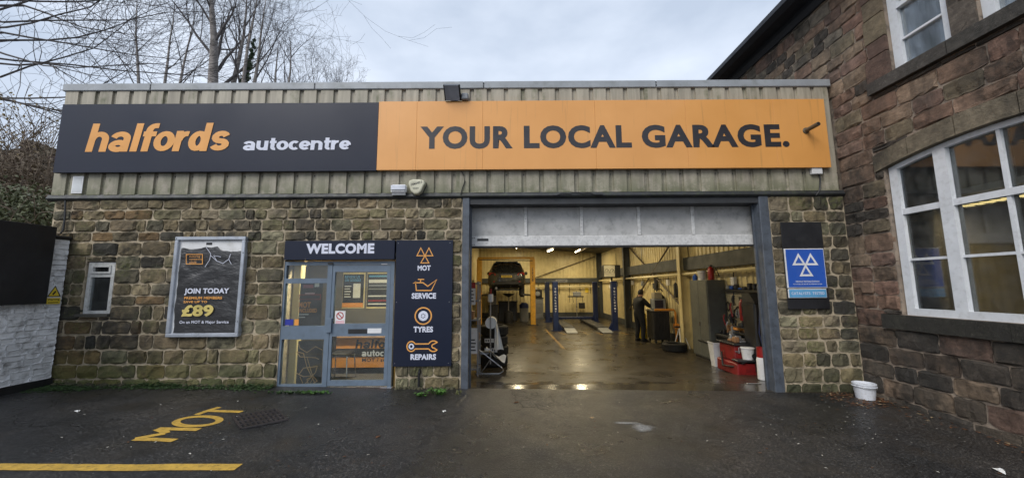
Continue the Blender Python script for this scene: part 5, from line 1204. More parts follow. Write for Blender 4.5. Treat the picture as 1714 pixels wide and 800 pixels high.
# weeds along the foot of the wall
def weed(label, px, n_, h, spread, mat, broad=.3, name='weed', py=657, wide=.35):
    p_ = FG(px, py); p_.y = min(p_.y, -.06); t = thing(name, label, 'plant', p_, 'weeds at the foot of the stone wall'); mb = MB()
    for _ in range(n_):
        a = rl.uniform(0, 6.28); d = Vector((math.cos(a), math.sin(a) * .5 - .25, 0)); hh_ = h * rl.uniform(.5, 1); s_ = spread * rl.uniform(.4, 1); wd = broad * s_ * rl.uniform(.7, 1.2)
        o_ = p_ + Vector((rl.gauss(0, spread * wide), rl.gauss(0, .02) - (.02 if wide > .5 else 0), 0)); sd = Vector((-d.y, d.x, 0)).normalized() * wd
        a0 = o_; a1 = o_ + d * s_ * .5 + Vector((0, 0, hh_)); a2 = o_ + d * s_ + Vector((0, 0, hh_ * .75))
        mb.add([a0 - sd * .2, a0 + sd * .2, a1 + sd, a2, a1 - sd], [(0, 1, 2, 4), (4, 2, 3)])
    mb.build('leaves', mat, t, fix=False)
    mb = MB()
    for _ in range(5): mb.tube([p_ + Vector((rl.uniform(-.04, .04), rl.uniform(-.02, .02), -.01)), p_ + Vector((rl.gauss(0, spread * .3), rl.uniform(-.05, .02), h * .8))], .004, 4)
    mb.build('stems', mat, t)
weed('bright green broad-leaved weed clump below the services sign', 735, 34, .10, .15, M_WEED, .28, py=660)
weed('low rosette weed left of the bright clump under the services sign', 708, 22, .06, .11, M_WEED, .3, py=662)
weed('few pale grass blades at the foot of the left door post', 766, 12, .07, .08, pm('pale grass', (.16, .17, .06), .6), .12, py=660)
weed('dense clover patch under the left half of the entrance sidelight', 488, 60, .055, .07, M_WEED2, .4, py=658, wide=2.2)
weed('dense clover patch under the right half of the entrance sidelight', 525, 60, .05, .07, M_WEED, .4, py=658, wide=2.0)
mb = MB()
for _ in range(3600):
    px = rl.uniform(0, 462); p_ = FG(px, 655); x_ = FY(px, 650).x
    if x_ < LWX: x_ = rl.uniform(LWX + .05, LWX + .5)
    y_ = -.06 - abs(rl.gauss(0, .09)) - (.25 * rl.random() if x_ < -6.6 else 0); dens = .5 + .5 * noise.noise((x_ * 1.3, 0, 4))
    if rl.random() > dens + .15: continue
    s_ = rl.uniform(.012, .03); z_ = gz(x_, y_) + max(0, .09 * dens - (abs(y_) - .06) * .5) * rl.random(); leaf(mb, (x_, y_, z_), s_, rl, .8)
o = mb.build('ground_cover', M_WEED2, None, fix=False); tag(o, 'low dark green creeping growth along the foot of the left stone wall', 'ground cover', kind='stuff')
mb = MB()
for k in range(260):
    x_ = rl.uniform(LWX + .02, PXL0 - .1); 
    if DX0 - .05 < x_ < DX1 + .05: continue
    y_ = -.03 - abs(rl.gauss(0, .04)); s_ = rl.uniform(.015, .05); mb.lathe([(s_, -.01), (s_ * .8, s_ * .5), (s_ * .3, s_ * .8)], (x_, y_, gz(x_, y_)), 'z', 5)
o = mb.build('wall_rubble', M_HILL, None); tag(o, 'dark soil and rubble lying along the wall foot', 'rubble', kind='stuff')

# ------------------------------------------------------------------ inside the workshop
def F2(px, py, z=None):
    p_ = FZ(px, py, FLOOR); return p_
for i, (x, y0) in enumerate(((0.0, 7.0), (3.0, 7.4), (0.25, 13.4), (3.6, 13.4), (2.4, 2.6))):
    batten('ceiling_light', ('lit ceiling tube over the middle left of the workshop', 'lit ceiling tube over the middle right of the workshop', 'lit ceiling tube in front of the raised car', 'lit ceiling tube above the blue lift', 'unseen tube added behind the raised garage door to brighten the tools')[i], (x, y0, ztop(x) - .16), (x, y0 + 1.5, ztop(x) - .16), (58, 58, 58, 58, 42)[i], hang=.16, group='workshop ceiling tubes')  # last tube is an added lamp, out of view, to brighten the front gear
p_ = FY(925, 417, 9.3)
batten('ceiling_light', 'bright small tube lamp visible just under the raised door', (p_.x, 9.3, p_.z), (p_.x - .12, 10.2, p_.z), 20, hang=.3, group='workshop ceiling tubes')
# floor lines
def fline(px, hw, lab):
    pts = [FZ(*q_, FLOOR) for q_ in px]; o = strokes(MB(), [([(q_.x, q_.y) for q_ in pts], hw, False)], lambda u, v, d: Vector((u, v, floor_z(v) + .004 + d)), 0).build('floor_line', M_FLOORL, None, fix=False); tag(o, lab, 'floor marking', kind='thing')
fline([(913, 551), (944, 584)], .045, 'worn orange line on the workshop floor left of the blue lift')
for k, px in enumerate((941, 981, 1003, 1045)): fline([(px - 6, 556), (px + 6, 560)], .04, '%s short worn floor dash in front of the blue lift' % ('leftmost', 'second from left', 'third from left', 'rightmost')[k])
fline([(945, 583), (1120, 585)], .012, 'thin pale line across the workshop floor')
# four-post lift
L4 = thing('four_post_lift', 'dark blue four-post vehicle lift at the back of the workshop', 'vehicle lift', (3.1, 11, FLOOR))
xl, xr, yf, yb = 1.84, 4.36, 9.9, 13.6
for (x, y) in ((xl, yf), (xr, yf), (xl, yb), (xr, yb)):
    mb = MB(); s_ = 1 if x == xl else -1; mb.cbox((x - .12, y - .12, FLOOR), (x + .12, y + .12, 1.86), .02)
    po = mb.build('post', M_LIFTB, L4); MB().box((x - .2, y - .2, FLOOR), (x + .2, y + .2, FLOOR + .02)).build('foot_plate', M_LIFTB, po)
    MB().prism([(0, 0), (.2, 0), (0, .35)], lambda u, v, d: Vector((x + s_ * (.12 + u), y - .03 + d, FLOOR + .02 + v)), 0, .05).build('gusset', M_LIFTB, po)
    if y == yf or x == xl:
        for k, ch in enumerate('TECALEMIT'): text('lettering', ch, fac(y - .12), (x - .035, x + .035, 1.5 - .12 * k, 1.57 - .12 * k), M_WHITEL, po, .003, .03) if (y == yf) else None
for x in (xl + .55, xr - .55): 
    pf = MB().cbox((x - .24, yf - .1, FLOOR + .03), (x + .24, yb + .3, FLOOR + .15), .015).build('platform', M_DSTEEL, L4); MB().prism([(0, 0), (-.9, 0), (0, .1)], lambda u, v, d: Vector((x - .22 + d, yf - .1 + u, FLOOR + .02 + v)), 0, .44).build('ramp', M_GREY, pf)
for y in (yf, yb): MB().cbox((xl + .12, y - .1, FLOOR + .16), (xr - .12, y + .1, FLOOR + .28), .01).build('cross_beam', M_LIFTB, L4) if y == yb else None
# two-post lift, yellow, carrying a car
L2 = thing('two_post_lift', 'yellow two-post vehicle lift holding up the dark car', 'vehicle lift', (-.3, 12.2, FLOOR))
X2 = (-1.62, 1.0); Y2 = 12.3
for x in X2:
    s_ = 1 if x < 0 else -1; mb = MB(); mb.cbox((x - .11, Y2 - .18, FLOOR), (x + .11, Y2 - .13, 3.0), .01); mb.box((x - .11 * s_ - .02, Y2 - .13, FLOOR), (x - .11 * s_ + .02, Y2 + .15, 3.0)); mb.box((x - .11, Y2 + .15, FLOOR), (x + .11, Y2 + .18, 3.0))
    po = mb.build('column', M_LIFTY, L2); MB().cbox((x - .25, Y2 - .3, FLOOR), (x + .25, Y2 + .3, FLOOR + .03), .01).build('base_plate', M_DSTEEL, po); MB().box((x - .06, Y2 - .11, .9), (x + .08, Y2 + .1, 1.5)).build('carriage', M_DSTEEL, po)
    MB().tube([(x + s_ * .1, Y2 - .05, 1.22), (x + s_ * .55, Y2 - .75, 1.25)], .05, 6).build('arm', M_DSTEEL, L2); MB().tube([(x + s_ * .1, Y2 + .05, 1.22), (x + s_ * .55, Y2 + 1.0, 1.25)], .05, 6).build('arm', M_DSTEEL, L2)
    MB().lathe([(.06, 1.25), (.06, 1.36), (.08, 1.38)], (x + s_ * .55, Y2 - .75, 0), 'z', 10).build('pad', M_RUB, L2)
    text('lettering', 'BRADBURY', lambda u, v, d: Vector((x - .04 + v, Y2 - .18 - d, u)), (1.9, 2.6, 0, .08), M_DARKL, po, .003, .03) if x > 0 else None
MB().cbox((X2[0] - .1, Y2 - .06, 3.0), (X2[1] + .1, Y2 + .06, 3.1), .01).build('cross_beam', M_LIFTY, L2); MB().tube([(X2[0], Y2 - .2, 2.96), (X2[1], Y2 - .2, 2.9)], .02, 6).build('cable', M_BLK, L2)
# the car, seen from behind
cc = Vector((-.27, 11.75, 1.33)); CAR = thing('raised_car', 'dark grey hatchback raised on the yellow lift, seen from behind', 'car', cc)
def sec(y, pts): return [cc + Vector((s_ * x, y, z)) for s_, seq in ((1, pts), (-1, pts[::-1])) for x, z in seq]
base = [(.55, .26), (.74, .24), (.86, .36), (.90, .62), (.905, .80), (.87, .96)]
rings = [sec(-.02, [(.50, .40), (.66, .38), (.74, .44), (.78, .62), (.76, .80), (.70, .92), (.55, .95), (.3, .955)]),
         sec(.10, [(.55, .30), (.76, .28), (.86, .38), (.90, .62), (.89, .84), (.82, .98), (.62, 1.03), (.3, 1.04)]),
         sec(.28, [(.55, .26), (.78, .24), (.89, .36), (.91, .64), (.90, .86), (.84, 1.02), (.70, 1.26), (.3, 1.32)]),
         sec(.62, [(.55, .24), (.78, .22), (.90, .34), (.915, .64), (.905, .88), (.86, 1.02), (.66, 1.48), (.3, 1.55)]),
         sec(1.6, [(.55, .22), (.78, .20), (.90, .32), (.91, .62), (.90, .88), (.86, 1.00), (.66, 1.54), (.3, 1.60)]),
         sec(2.5, [(.55, .22), (.78, .20), (.90, .32), (.91, .62), (.90, .86), (.86, .98), (.64, 1.47), (.3, 1.53)]),
         sec(3.2, [(.55, .22), (.78, .20), (.89, .32), (.90, .60), (.88, .82), (.82, .94), (.70, 1.00), (.3, 1.03)]),
         sec(4.0, [(.5, .24), (.72, .24), (.82, .34), (.84, .56), (.80, .74), (.72, .82), (.6, .86), (.3, .88)]),
         sec(4.2, [(.4, .32), (.6, .32), (.7, .40), (.72, .52), (.68, .64), (.6, .7), (.5, .72), (.25, .73)])]
MB().loft(rings).build('body', M_CARP, CAR, True, 50)
def cq(pts): return [cc + Vector(p) for p in pts]
MB().add(cq([(-.60, .255, 1.08), (.60, .255, 1.08), (.66, .16, 1.06), (.60, .49, 1.46), (.3, .53, 1.505), (-.3, .53, 1.505), (-.60, .49, 1.46), (-.66, .16, 1.06)]), [(7, 2, 3, 4, 5, 6)]).build('rear_window', M_CARG, CAR, fix=False)
for s_ in (-1, 1):
    MB().add(cq([(s_ * .885, .7, 1.04), (s_ * .675, .75, 1.47), (s_ * .68, 2.3, 1.45), (s_ * .885, 2.9, 1.02)]), [(0, 1, 2, 3)]).build('side_window', M_CARG, CAR, fix=False)
    mb = MB(); mb.prism([(s_ * .50, .86), (s_ * .80, .80), (s_ * .88, .92), (s_ * .82, 1.01), (s_ * .56, .95)], lambda u, v, d: cc + Vector((u, .04 + d + (abs(u) - .5) * .25, v)), -.08, .06); mb.build('tail_lamp', M_TAIL, CAR)
    MB().cbox(cc + Vector((s_ * .60 - .05, -.045, .52)), cc + Vector((s_ * .60 + .05, -.02, .57)), .008).build('reflector', M_TAIL, CAR)
    mb = MB(); mb.lathe([(.03, -.1), (.09, -.08), (.10, 0), (.07, .06)], cc + Vector((s_ * 1.02, 2.55, 1.02)), 'y', 10); mb.build('mirror', M_CARP, CAR, True)
    for y in (.75, 3.35):
        wh = MB(); c_w = cc + Vector((s_ * .76, y, .12)); wh.lathe([(.19, -.105), (.30, -.11), (.325, -.08), (.325, .08), (.30, .11), (.19, .105)], c_w, 'x', 24); wo = wh.build('wheel', M_RUB, CAR, True); MB().lathe([(.18, -.09), (.18, .1), (.05, .1)], c_w, 'x', 16).build('rim', M_STEEL, wo)
pb_ = MB().cbox(cc + Vector((-.26, -.034, .74)), cc + Vector((.26, -.018, .85)), .004).build('number_plate', M_PLATE, CAR); text('lettering', 'CE70 ENP', fac((cc.y) - .034), (cc.x - .22, cc.x + .22, cc.z + .76, cc.z + .83), M_DARKL, pb_, .002, .03)
MB().cbox(cc + Vector((-.62, -.06, .40)), cc + Vector((.62, .06, .56)), .03).build('bumper_insert', M_BLK, CAR); MB().cbox(cc + Vector((-.3, -.03, .875)), cc + Vector((.3, -.005, .895)), .004).build('trim_strip', M_CHROME, CAR)
MB().cbox(cc + Vector((-.55, .5, 1.50)), cc + Vector((.55, .66, 1.56)), .015).build('spoiler', M_CARP, CAR); MB().tube([cc + Vector((-.5, .0, .24)), cc + Vector((-.5, 1.2, .24))], .05, 10).build('exhaust', M_STEEL, CAR, True)
MB().tube([cc + Vector((-.12, .2, 1.09)), cc + Vector((.25, .22, 1.13))], .012, 5).build('wiper', M_BLK, CAR)
MB().box(cc + Vector((-.6, .3, .12)), cc + Vector((.6, 3.9, .2))).build('underbody', M_DSTEEL, CAR)
for k in range(11):
    y = 1.4 + k * 1.28; z0 = 1.9 - R.random() * .2; x = IXR - .07
    MB().tube([(x, y, 3.3 if k % 3 == 0 else 2.1), (x, y + .02, z0), (x - .02, y + .06 * (k % 3), z0 - .5 - .4 * R.random())], .012, 5).build('conduit', M_BLK if k % 2 else M_GREY, G, True)
    MB().cbox((x - .06, y - .07, z0 - .2), (x + .03, y + .07, z0), .01).build('switch_box', (M_GREY, M_WHITE, M_RAIL)[k % 3], G)
for k in range(6):
    x = 1.3 + k * .62; z0 = 1.2 + .25 * R.random(); MB().box((x, IY - .06, z0), (x + .2, IY - .045, z0 + .28)).build('wall_notice', (M_PAPER, M_GREY, M_YELLOW)[k % 3], G) if k not in (3, 4) else None
    MB().tube([(x + .3, IY - .08, 1.8), (x + .3, IY - .09, .9 + .3 * R.random())], .014, 5).build('conduit', M_BLK, G)
for k in range(9): MB().cbox((IXL + .05, 1.2 + k * 1.75, ztop(IXL) - .2), (IXL + .2, 1.3 + k * 1.75, ztop(IXL) - .05), .01).build('purlin_cleat', M_RAIL, G)
for k in range(4):
    x = IXL + .4 + k * 1.85; MB().cbox((x - .03, .4, ztop(x) - .13), (x + .03, IY - .1, ztop(x) - .015), .008).build('purlin', M_BRACE, G)
# benches and gear along the back
def bench(name, label, cat, a, b, mat, drawers=3, top=M_DSTEEL):
    t = thing(name, label, cat, ((a[0] + b[0]) / 2, (a[1] + b[1]) / 2, a[2])); MB().cbox((a[0], a[1], a[2]), (b[0], b[1], b[2] - .05), .015).build('body', mat, t); MB().cbox((a[0] - .03, a[1] - .03, b[2] - .049), (b[0] + .03, b[1] + .03, b[2]), .01).build('top', top, t)
    hh_ = (b[2] - a[2] - .15) / drawers
    for k in range(drawers): MB().cbox((a[0] + .04, a[1] - .015, a[2] + .06 + k * hh_ + .015), (b[0] - .04, a[1] - .001, a[2] + .06 + (k + 1) * hh_ - .015), .006).build('drawer', mat, t)
    return t
bench('tool_chest', 'black tool chest with drawers under the raised car', 'tool chest', (-.75, 14.2, FLOOR), (.25, 14.9, .85), M_DSTEEL, 4)
bench('tool_chest', 'grey drawer unit behind the right column of the yellow lift', 'tool chest', (1.15, 15.2, FLOOR), (1.75, 15.9, 1.0), M_GREY, 4)
t = thing('compressor', 'black compressor box on the drawer unit by the yellow column', 'compressor', (1.45, 15.5, 1.0)); MB().cbox((1.2, 15.25, 1.0), (1.7, 15.8, 1.45), .03).build('case', M_BLK, t); MB().lathe([(.14, 0), (.14, -.02), (.05, -.03)], (1.45, 15.25, 1.22), 'y', 14).build('gauge', M_GREY, t)
t = thing('parts_washer', 'grey drum with a dark lid standing under the raised car', 'drum', (.62, 14.0, FLOOR)); MB().lathe([(.22, 0), (.24, .05), (.23, .7), (.24, .72)], (.62, 14.0, FLOOR), 'z', 18).build('barrel', M_GREY, t, True); MB().lathe([(.25, .72), (.25, .9), (.12, 1.0)], (.62, 14.0, FLOOR), 'z', 18).build('lid', M_LIFTB, t, True)
t = thing('oil_drainer', 'tall oil drainer with a wide black funnel under the car', 'oil drainer', (-.2, 13.3, FLOOR)); MB().lathe([(.22, 0), (.24, .05), (.22, .55), (.08, .62)], (-.2, 13.3, FLOOR), 'z', 16).build('tank', M_DSTEEL, t, True); MB().tube([(-.2, 13.3, .35), (-.2, 13.3, 1.15)], .03, 8).build('stem', M_STEEL, t); MB().lathe([(.04, 1.1), (.3, 1.25), (.32, 1.28), (.28, 1.27)], (-.2, 13.3, 0), 'z', 18).build('funnel', M_BLK, t, True)
t = thing('air_hose_reel', 'black equipment trolley with coiled leads left under the car', 'trolley', (-1.0, 13.6, FLOOR)); MB().cbox((-1.25, 13.4, FLOOR + .1), (-.75, 13.8, .7), .02).build('body', M_DSTEEL, t); MB().cbox((-1.2, 13.45, .7), (-.85, 13.75, 1.15), .02).build('head', M_GREY, t)
for x in (-1.2, -.8):
    for y in (13.45, 13.75): MB().lathe([(.05, -.02), (.05, .02)], (x, y, FLOOR + .05), 'x', 12).build('castor', M_RUB, t)
for sx in (-1.12, -.92): MB().tube([(sx, 13.42, .72), (sx - .1, 13.3, .45), (sx, 13.35, .2), (sx + .1, 13.38, .5)], .012, 6).build('lead', M_BLK, t, True)
# headlamp tester on a stand at the back wall
t = thing('headlamp_tester', 'headlamp tester on a thin stand against the back wall', 'tester', (3.7, 15.8, FLOOR))
MB().cbox((3.3, 15.6, FLOOR), (4.1, 16.0, FLOOR + .08), .01).build('base', M_DSTEEL, t); MB().tube([(3.75, 15.8, FLOOR), (3.75, 15.8, 1.35)], .03, 8).build('pole', M_STEEL, t); MB().cbox((3.25, 15.65, 1.0), (4.15, 15.95, 1.06), .01).build('tray', M_DSTEEL, t); MB().cbox((3.55, 15.7, 1.06), (4.0, 15.9, 1.3), .02).build('optic_box', M_GREY, t); MB().cbox((3.85, 15.6, .35), (4.2, 15.75, .68), .02).build('case', M_BLK, t)
for x in (3.3, 3.5, 4.05): MB().tube([(x, 15.64, 1.0), (x + .03, 15.62, .7)], .015, 5).build('lead', M_BLK, t)
p_ = FY(940, 470, IY - .2); t = thing('rail_plate', 'small pale maker plate on the back wall rail', 'plate', p_); MB().cbox((p_.x - .35, IY - .19, p_.z - .09), (p_.x + .35, IY - .165, p_.z + .09), .005).build('plate', M_GREY, t); text('lettering', 'TECALEMIT', fac(IY - .19), (p_.x - .3, p_.x + .3, p_.z - .05, p_.z + .05), M_DARKL, t, .003, .03)
# brake tester display on the front right post of the lift
p_ = FY(1020, 454, 9.8); t = thing('brake_display', 'square brake tester display with two dials above the blue post', 'display', (p_.x, 9.8, p_.z - .4))
MB().cbox((p_.x - .3, 9.6, p_.z - .27), (p_.x + .42, 10.0, p_.z + .26), .02).build('case', M_BLK, t); MB().cbox((p_.x - .28, 9.585, p_.z - .24), (p_.x + .18, 9.599, p_.z + .23), .005).build('face', pm('dial face', (.5, .47, .36), .4), t)
fd = fac(9.585)
for sx in (-.16, .06): strokes(MB(), [(arc(p_.x + sx, p_.z - .05, .09, .14, 200, -20, 12), .008, False), ([(p_.x + sx, p_.z - .05), (p_.x + sx + .05, p_.z + .06)], .008, False)], fd, .003).build('dial', M_DARKL, t, fix=False)
MB().tube([(p_.x + .1, 9.85, 1.87), (p_.x + .1, 9.85, p_.z - .27)], .04, 8).build('bracket', M_DSTEEL, t)
# equipment trolley beside the mechanic
t = thing('analyser_trolley', 'emissions analyser trolley with an orange tube handle beside the mechanic', 'trolley', (4.95, 6.5, FLOOR))
MB().cbox((4.62, 6.1, FLOOR + .12), (5.15, 6.75, .82), .02).build('cabinet', M_DSTEEL, t); MB().cbox((4.58, 6.06, .82), (5.2, 6.8, .86), .01).build('shelf', M_STEEL, t); MB().cbox((4.7, 6.2, .86), (5.1, 6.6, 1.22), .03).build('monitor', M_GREY, t); MB().cbox((4.72, 6.185, .92), (5.0, 6.199, 1.18), .005).build('screen', pm('dark screen', (.02, .02, .05), .2), t); MB().cbox((4.74, 6.25, 1.22), (5.0, 6.55, 1.42), .02).build('printer', pm('beige plastic', (.3, .27, .2), .5), t)
MB().tube([(4.6, 5.92, .88), (5.22, 5.92, .88), (5.26, 5.92, .8), (5.26, 5.92, FLOOR + .08)], .035, 8).build('handle', pm('orange tube', (.6, .24, .03), .45), t, True); MB().cbox((5.2, 5.85, .28), (5.36, 6.0, .44), .02).build('side_box', M_OR2, t)
for x in (4.68, 5.1):
    for y in (6.15, 6.7): MB().lathe([(.06, -.02), (.06, .02)], (x, y, FLOOR + .06), 'x', 12).build('castor', M_RUB, t)
for k in range(5): x = 4.66 + .1 * k; MB().tube([(x, 6.09, .8), (x + .03 * math.sin(k * 2), 6.04, .5), (x - .04, 6.05, .2), (x + .02, 6.06, .0)], .012, 5).build('lead', M_BLK, t, True)
t = thing('yellow_drum', 'narrow yellow drum between the mechanic and the trolley', 'drum', (4.62, 7.3, FLOOR)); MB().lathe([(.17, 0), (.18, .03), (.18, .85), (.15, .9)], (4.62, 7.3, FLOOR), 'z', 18).build('barrel', M_YELLOW, t, True); MB().lathe([(.184, .4), (.19, .42), (.184, .44)], (4.62, 7.3, FLOOR), 'z', 18).build('hoop', M_YELLOW, t)
t = thing('hanging_jacket', 'black jacket hung on a stand right of the trolley', 'jacket', (5.15, 6.95, .4)); rings = []
for (z, w_, d_) in ((.35, .17, .10), (.7, .18, .11), (1.05, .2, .12), (1.25, .19, .1), (1.36, .08, .06)): rings.append([Vector((5.2 + w_ * math.cos(k) * (1 + .08 * math.sin(3 * k + z * 9)), 6.98 + d_ * math.sin(k), z)) for k in [2 * math.pi * i / 14 for i in range(14)]])
MB().loft(rings).build('cloth', M_OVER, t, True, 60); MB().tube([Vector((5.2 + .1 * math.cos(k), 6.98, 1.44 + .1 * math.sin(k))) for k in [math.pi * i / 10 for i in range(11)]], .02, 6).build('ear_defenders', M_BLK, t, True)
for (px, py, s_, lab) in ((1098, 470, .16, 'black cable coil hung high on the right wall'), (1131, 480, .22, 'black and red tool hung on the right wall behind the cabinet')):
    q_ = FX(px, py, IXR - .1); t = thing('hung_tool', lab, 'tool', q_, 'tools hung on the right wall'); MB().tube([q_ + Vector((0, s_ * .5 * math.cos(k), s_ * math.sin(k) - .1)) for k in [2 * math.pi * i / 12 for i in range(12)]], .025, 6, closed=True).build('coil', M_BLK, t, True); MB().cbox(q_ + Vector((-.05, -.06, -.35)), q_ + Vector((.04, .08, .1)), .02).build('body', M_DSTEEL, t); MB().tube([q_ + Vector((0, 0, .1)), q_ + Vector((.05, 0, .45))], .008, 5).build('hook', M_STEEL, t)
# tyre lying on the floor in front of the cabinet
def tyre(label, c, r_=.32, w_=.2, axis='z', group=None):
    t = thing('tyre', label, 'tyre', c, group); o = MB().lathe([(r_ * .6, -w_ * .42), (r_ * .68, -w_ * .5), (r_ * .93, -w_ * .48), (r_, -w_ * .36), (r_, w_ * .36), (r_ * .93, w_ * .48), (r_ * .68, w_ * .5), (r_ * .6, w_ * .42), (r_ * .62, 0)], c, axis, 26).build('casing', M_RUB, t, True)
    mb = MB()
    for k in range(26):
        a = 2 * math.pi * k / 26; u = Vector((math.cos(a), math.sin(a), 0)); v = Vector((-math.sin(a), math.cos(a), 0)); p0 = Vector(c) + u * (r_ - .004)
        mb.add([p0 - v * .02 + Vector((0, 0, -w_ * .36)), p0 + v * .02 + Vector((0, 0, -w_ * .36)), p0 + v * .02 + Vector((0, 0, w_ * .36)), p0 - v * .02 + Vector((0, 0, w_ * .36))] + [q_ + u * .012 for q_ in (p0 - v * .02 + Vector((0, 0, -w_ * .36)), p0 + v * .02 + Vector((0, 0, -w_ * .36)), p0 + v * .02 + Vector((0, 0, w_ * .36)), p0 - v * .02 + Vector((0, 0, w_ * .36)))], [(4, 5, 6, 7), (0, 1, 5, 4), (1, 2, 6, 5), (2, 3, 7, 6), (3, 0, 4, 7)])
    mb.build('tread', M_RUB, t); return t
tyre('loose tyre lying flat on the floor before the grey cabinet', (4.72, 4.85, FLOOR + .11), .34, .22)
# parts for the folding stool by the tyre
t = thing('folding_trestle', 'white-legged folding trestle against the cabinet end', 'trestle', (5.05, 5.1, FLOOR))
for (a, b) in (((4.98, 5.0, FLOOR + .02), (5.1, 5.3, .38)), ((5.25, 5.0, FLOOR + .02), (5.15, 5.3, .38)), ((4.98, 5.5, FLOOR + .02), (5.1, 5.3, .38)), ((5.25, 5.5, FLOOR + .02), (5.15, 5.3, .38))): MB().tube([a, b], .016, 6).build('leg', M_WHITE, t, True)
MB().cbox((4.95, 5.27, .38), (5.3, 5.34, .43), .01).build('top', M_DSTEEL, t)
# cabinet
t = thing('steel_cabinet', 'tall grey steel cabinet against the right wall', 'cabinet', (5.13, 3.5, FLOOR))
cx0, cx1, cy0, cy1, cz1 = 4.90, 5.36, 3.1, 4.02, 1.80
MB().cbox((cx0, cy0, FLOOR + .06), (cx1, cy1, cz1), .012).build('carcass', M_CAB, t); MB().box((cx0 + .03, cy0 + .03, FLOOR), (cx1 - .03, cy1 - .03, FLOOR + .06)).build('plinth', M_BLK, t)
for (a, b) in ((cy0 + .02, (cy0 + cy1) / 2 - .004), ((cy0 + cy1) / 2 + .004, cy1 - .02)): MB().cbox((cx0 - .014, a, FLOOR + .1), (cx0 - .001, b, cz1 - .03), .004).build('cabinet_door', M_CAB, t)
MB().cbox((cx0 - .03, cy0 + .42, .62), (cx0 - .015, cy0 + .46, .72), .004).build('handle', M_CHROME, t); MB().cbox((cx0 - .03, cy0 + .05, .22), (cx0 - .015, cy0 + .6, .26), .004).build('locking_bar', M_BLK, t)
t = thing('white_tub', 'white tub standing on top of the grey cabinet', 'tub', (5.05, 3.62, cz1)); MB().lathe([(.09, 0), (.11, .2), (.118, .21), (.116, .235)], (5.05, 3.62, cz1), 'z', 18).build('tub', M_WHITE, t, True); MB().lathe([(.112, .235), (.1, .25)], (5.05, 3.62, cz1), 'z', 18).build('lid', M_GREY, t)
t = thing('blue_jug', 'small blue jug on the far end of the grey cabinet', 'jug', (5.0, 3.9, cz1)); MB().lathe([(.06, 0), (.065, .1), (.03, .15), (.03, .17)], (5.0, 3.9, cz1), 'z', 14).build('jug', M_BLUE, t, True); MB().tube([(5.0, 3.84, cz1 + .05), (4.98, 3.79, cz1 + .08), (5.0, 3.83, cz1 + .13)], .008, 6).build('handle', M_BLUE, t, True)
t = thing('red_extinguisher', 'red extinguisher standing on top of the grey cabinet', 'extinguisher', (5.1, 3.25, cz1)); MB().lathe([(.07, 0), (.075, .02), (.075, .26), (.05, .32), (.02, .34)], (5.1, 3.25, cz1), 'z', 16).build('cylinder', M_RED, t, True); MB().cbox((5.07, 3.2, cz1 + .34), (5.13, 3.32, cz1 + .38), .01).build('valve', M_BLK, t); MB().tube([(5.1, 3.2, cz1 + .36), (5.15, 3.1, cz1 + .3), (5.2, 3.05, cz1 + .08)], .012, 6).build('hose', M_BLK, t, True)
# tool wall near the opening
t = thing('tool_board', 'dark rack of hanging tools on the right wall by the opening', 'tool rack', (5.35, 2.2, 1.4))
MB().cbox((5.26, 1.3, 1.50), (5.37, 3.05, 1.56), .01).build('shelf', M_DSTEEL, t); MB().cbox((5.28, 1.3, .55), (5.34, 3.05, .62), .01).build('lower_rail', M_WOOD, t); MB().box((5.345, 1.3, .6), (5.375, 3.05, 1.5)).build('board', pm('worn pegboard', (.33, .30, .22), .7, var=.25, dirt=(.08, .07, .05)), t)
rt = random.Random(12)
for k in range(16):
    y = 1.4 + k * .1; z = 1.42 - .5 * rt.random(); h_ = rt.uniform(.12, .4); mt_ = rt.choice([M_BLK, M_DSTEEL, M_BLK, M_STEEL, M_RED, M_WOOD, M_GREY])
    if rt.random() < .5: MB().cbox((5.25, y - .03, z - h_), (5.34, y + .035, z), .015).build('tool', mt_, t)
    else: MB().tube([Vector((5.28, y + .07 * math.cos(a), z - .15 + .1 * math.sin(a))) for a in [2 * math.pi * i / 12 for i in range(12)]], .018, 6, closed=True).build('coiled_hose', M_BLK, t, True)
for k in range(9): y = 1.45 + k * .17; MB().cbox((5.25, y, 1.561), (5.35, y + rt.uniform(.08, .14), 1.60 + rt.random() * .14), .02).build('shelf_item', rt.choice([M_DSTEEL, M_BLK, M_BLUE, M_GREY, M_DSTEEL]), t)
for k in range(14):
    y = 1.55 + k * .11; z = .72 + .75 * rt.random(); mt_ = rt.choice([M_BLK, M_BLK, M_DSTEEL, M_RED, M_STEEL, M_GREY, M_YELLOW])
    MB().tube([(5.22, y, z + .05), (5.20, y + .02, z - .05), (5.23, y, z - .1 - .25 * rt.random())], rt.uniform(.012, .03), 6).build('hanging_tool', mt_, t, True)
t = thing('workbench', 'dark workbench cluttered with cases and grinder under the tool rack', 'workbench', (5.15, 2.6, FLOOR))
MB().cbox((4.98, 2.42, .44), (5.34, 3.05, .50), .01).build('top', M_DSTEEL, t)
for x in (5.0, 5.3):
    for y in (2.45, 3.0): MB().box((x - .02, y - .02, FLOOR), (x + .02, y + .02, .44)).build('leg', M_DSTEEL, t)
for k in range(8): x, y = rt.uniform(4.98, 5.15), 2.45 + k * .07; MB().cbox((x, y, .501), (x + rt.uniform(.1, .2), y + .06, .52 + rt.random() * .22), .015).build('case', rt.choice([M_BLK, M_DSTEEL, M_GREY, M_WOOD, M_BLK]), t)
for k, (y, z) in enumerate(((1.9, .62), (2.1, .74), (2.3, .64))): MB().cbox((5.1, y, z), (5.3, y + .16, z + .08), .015).build('box', (M_WOOD, M_DSTEEL, M_OR2)[k], t)
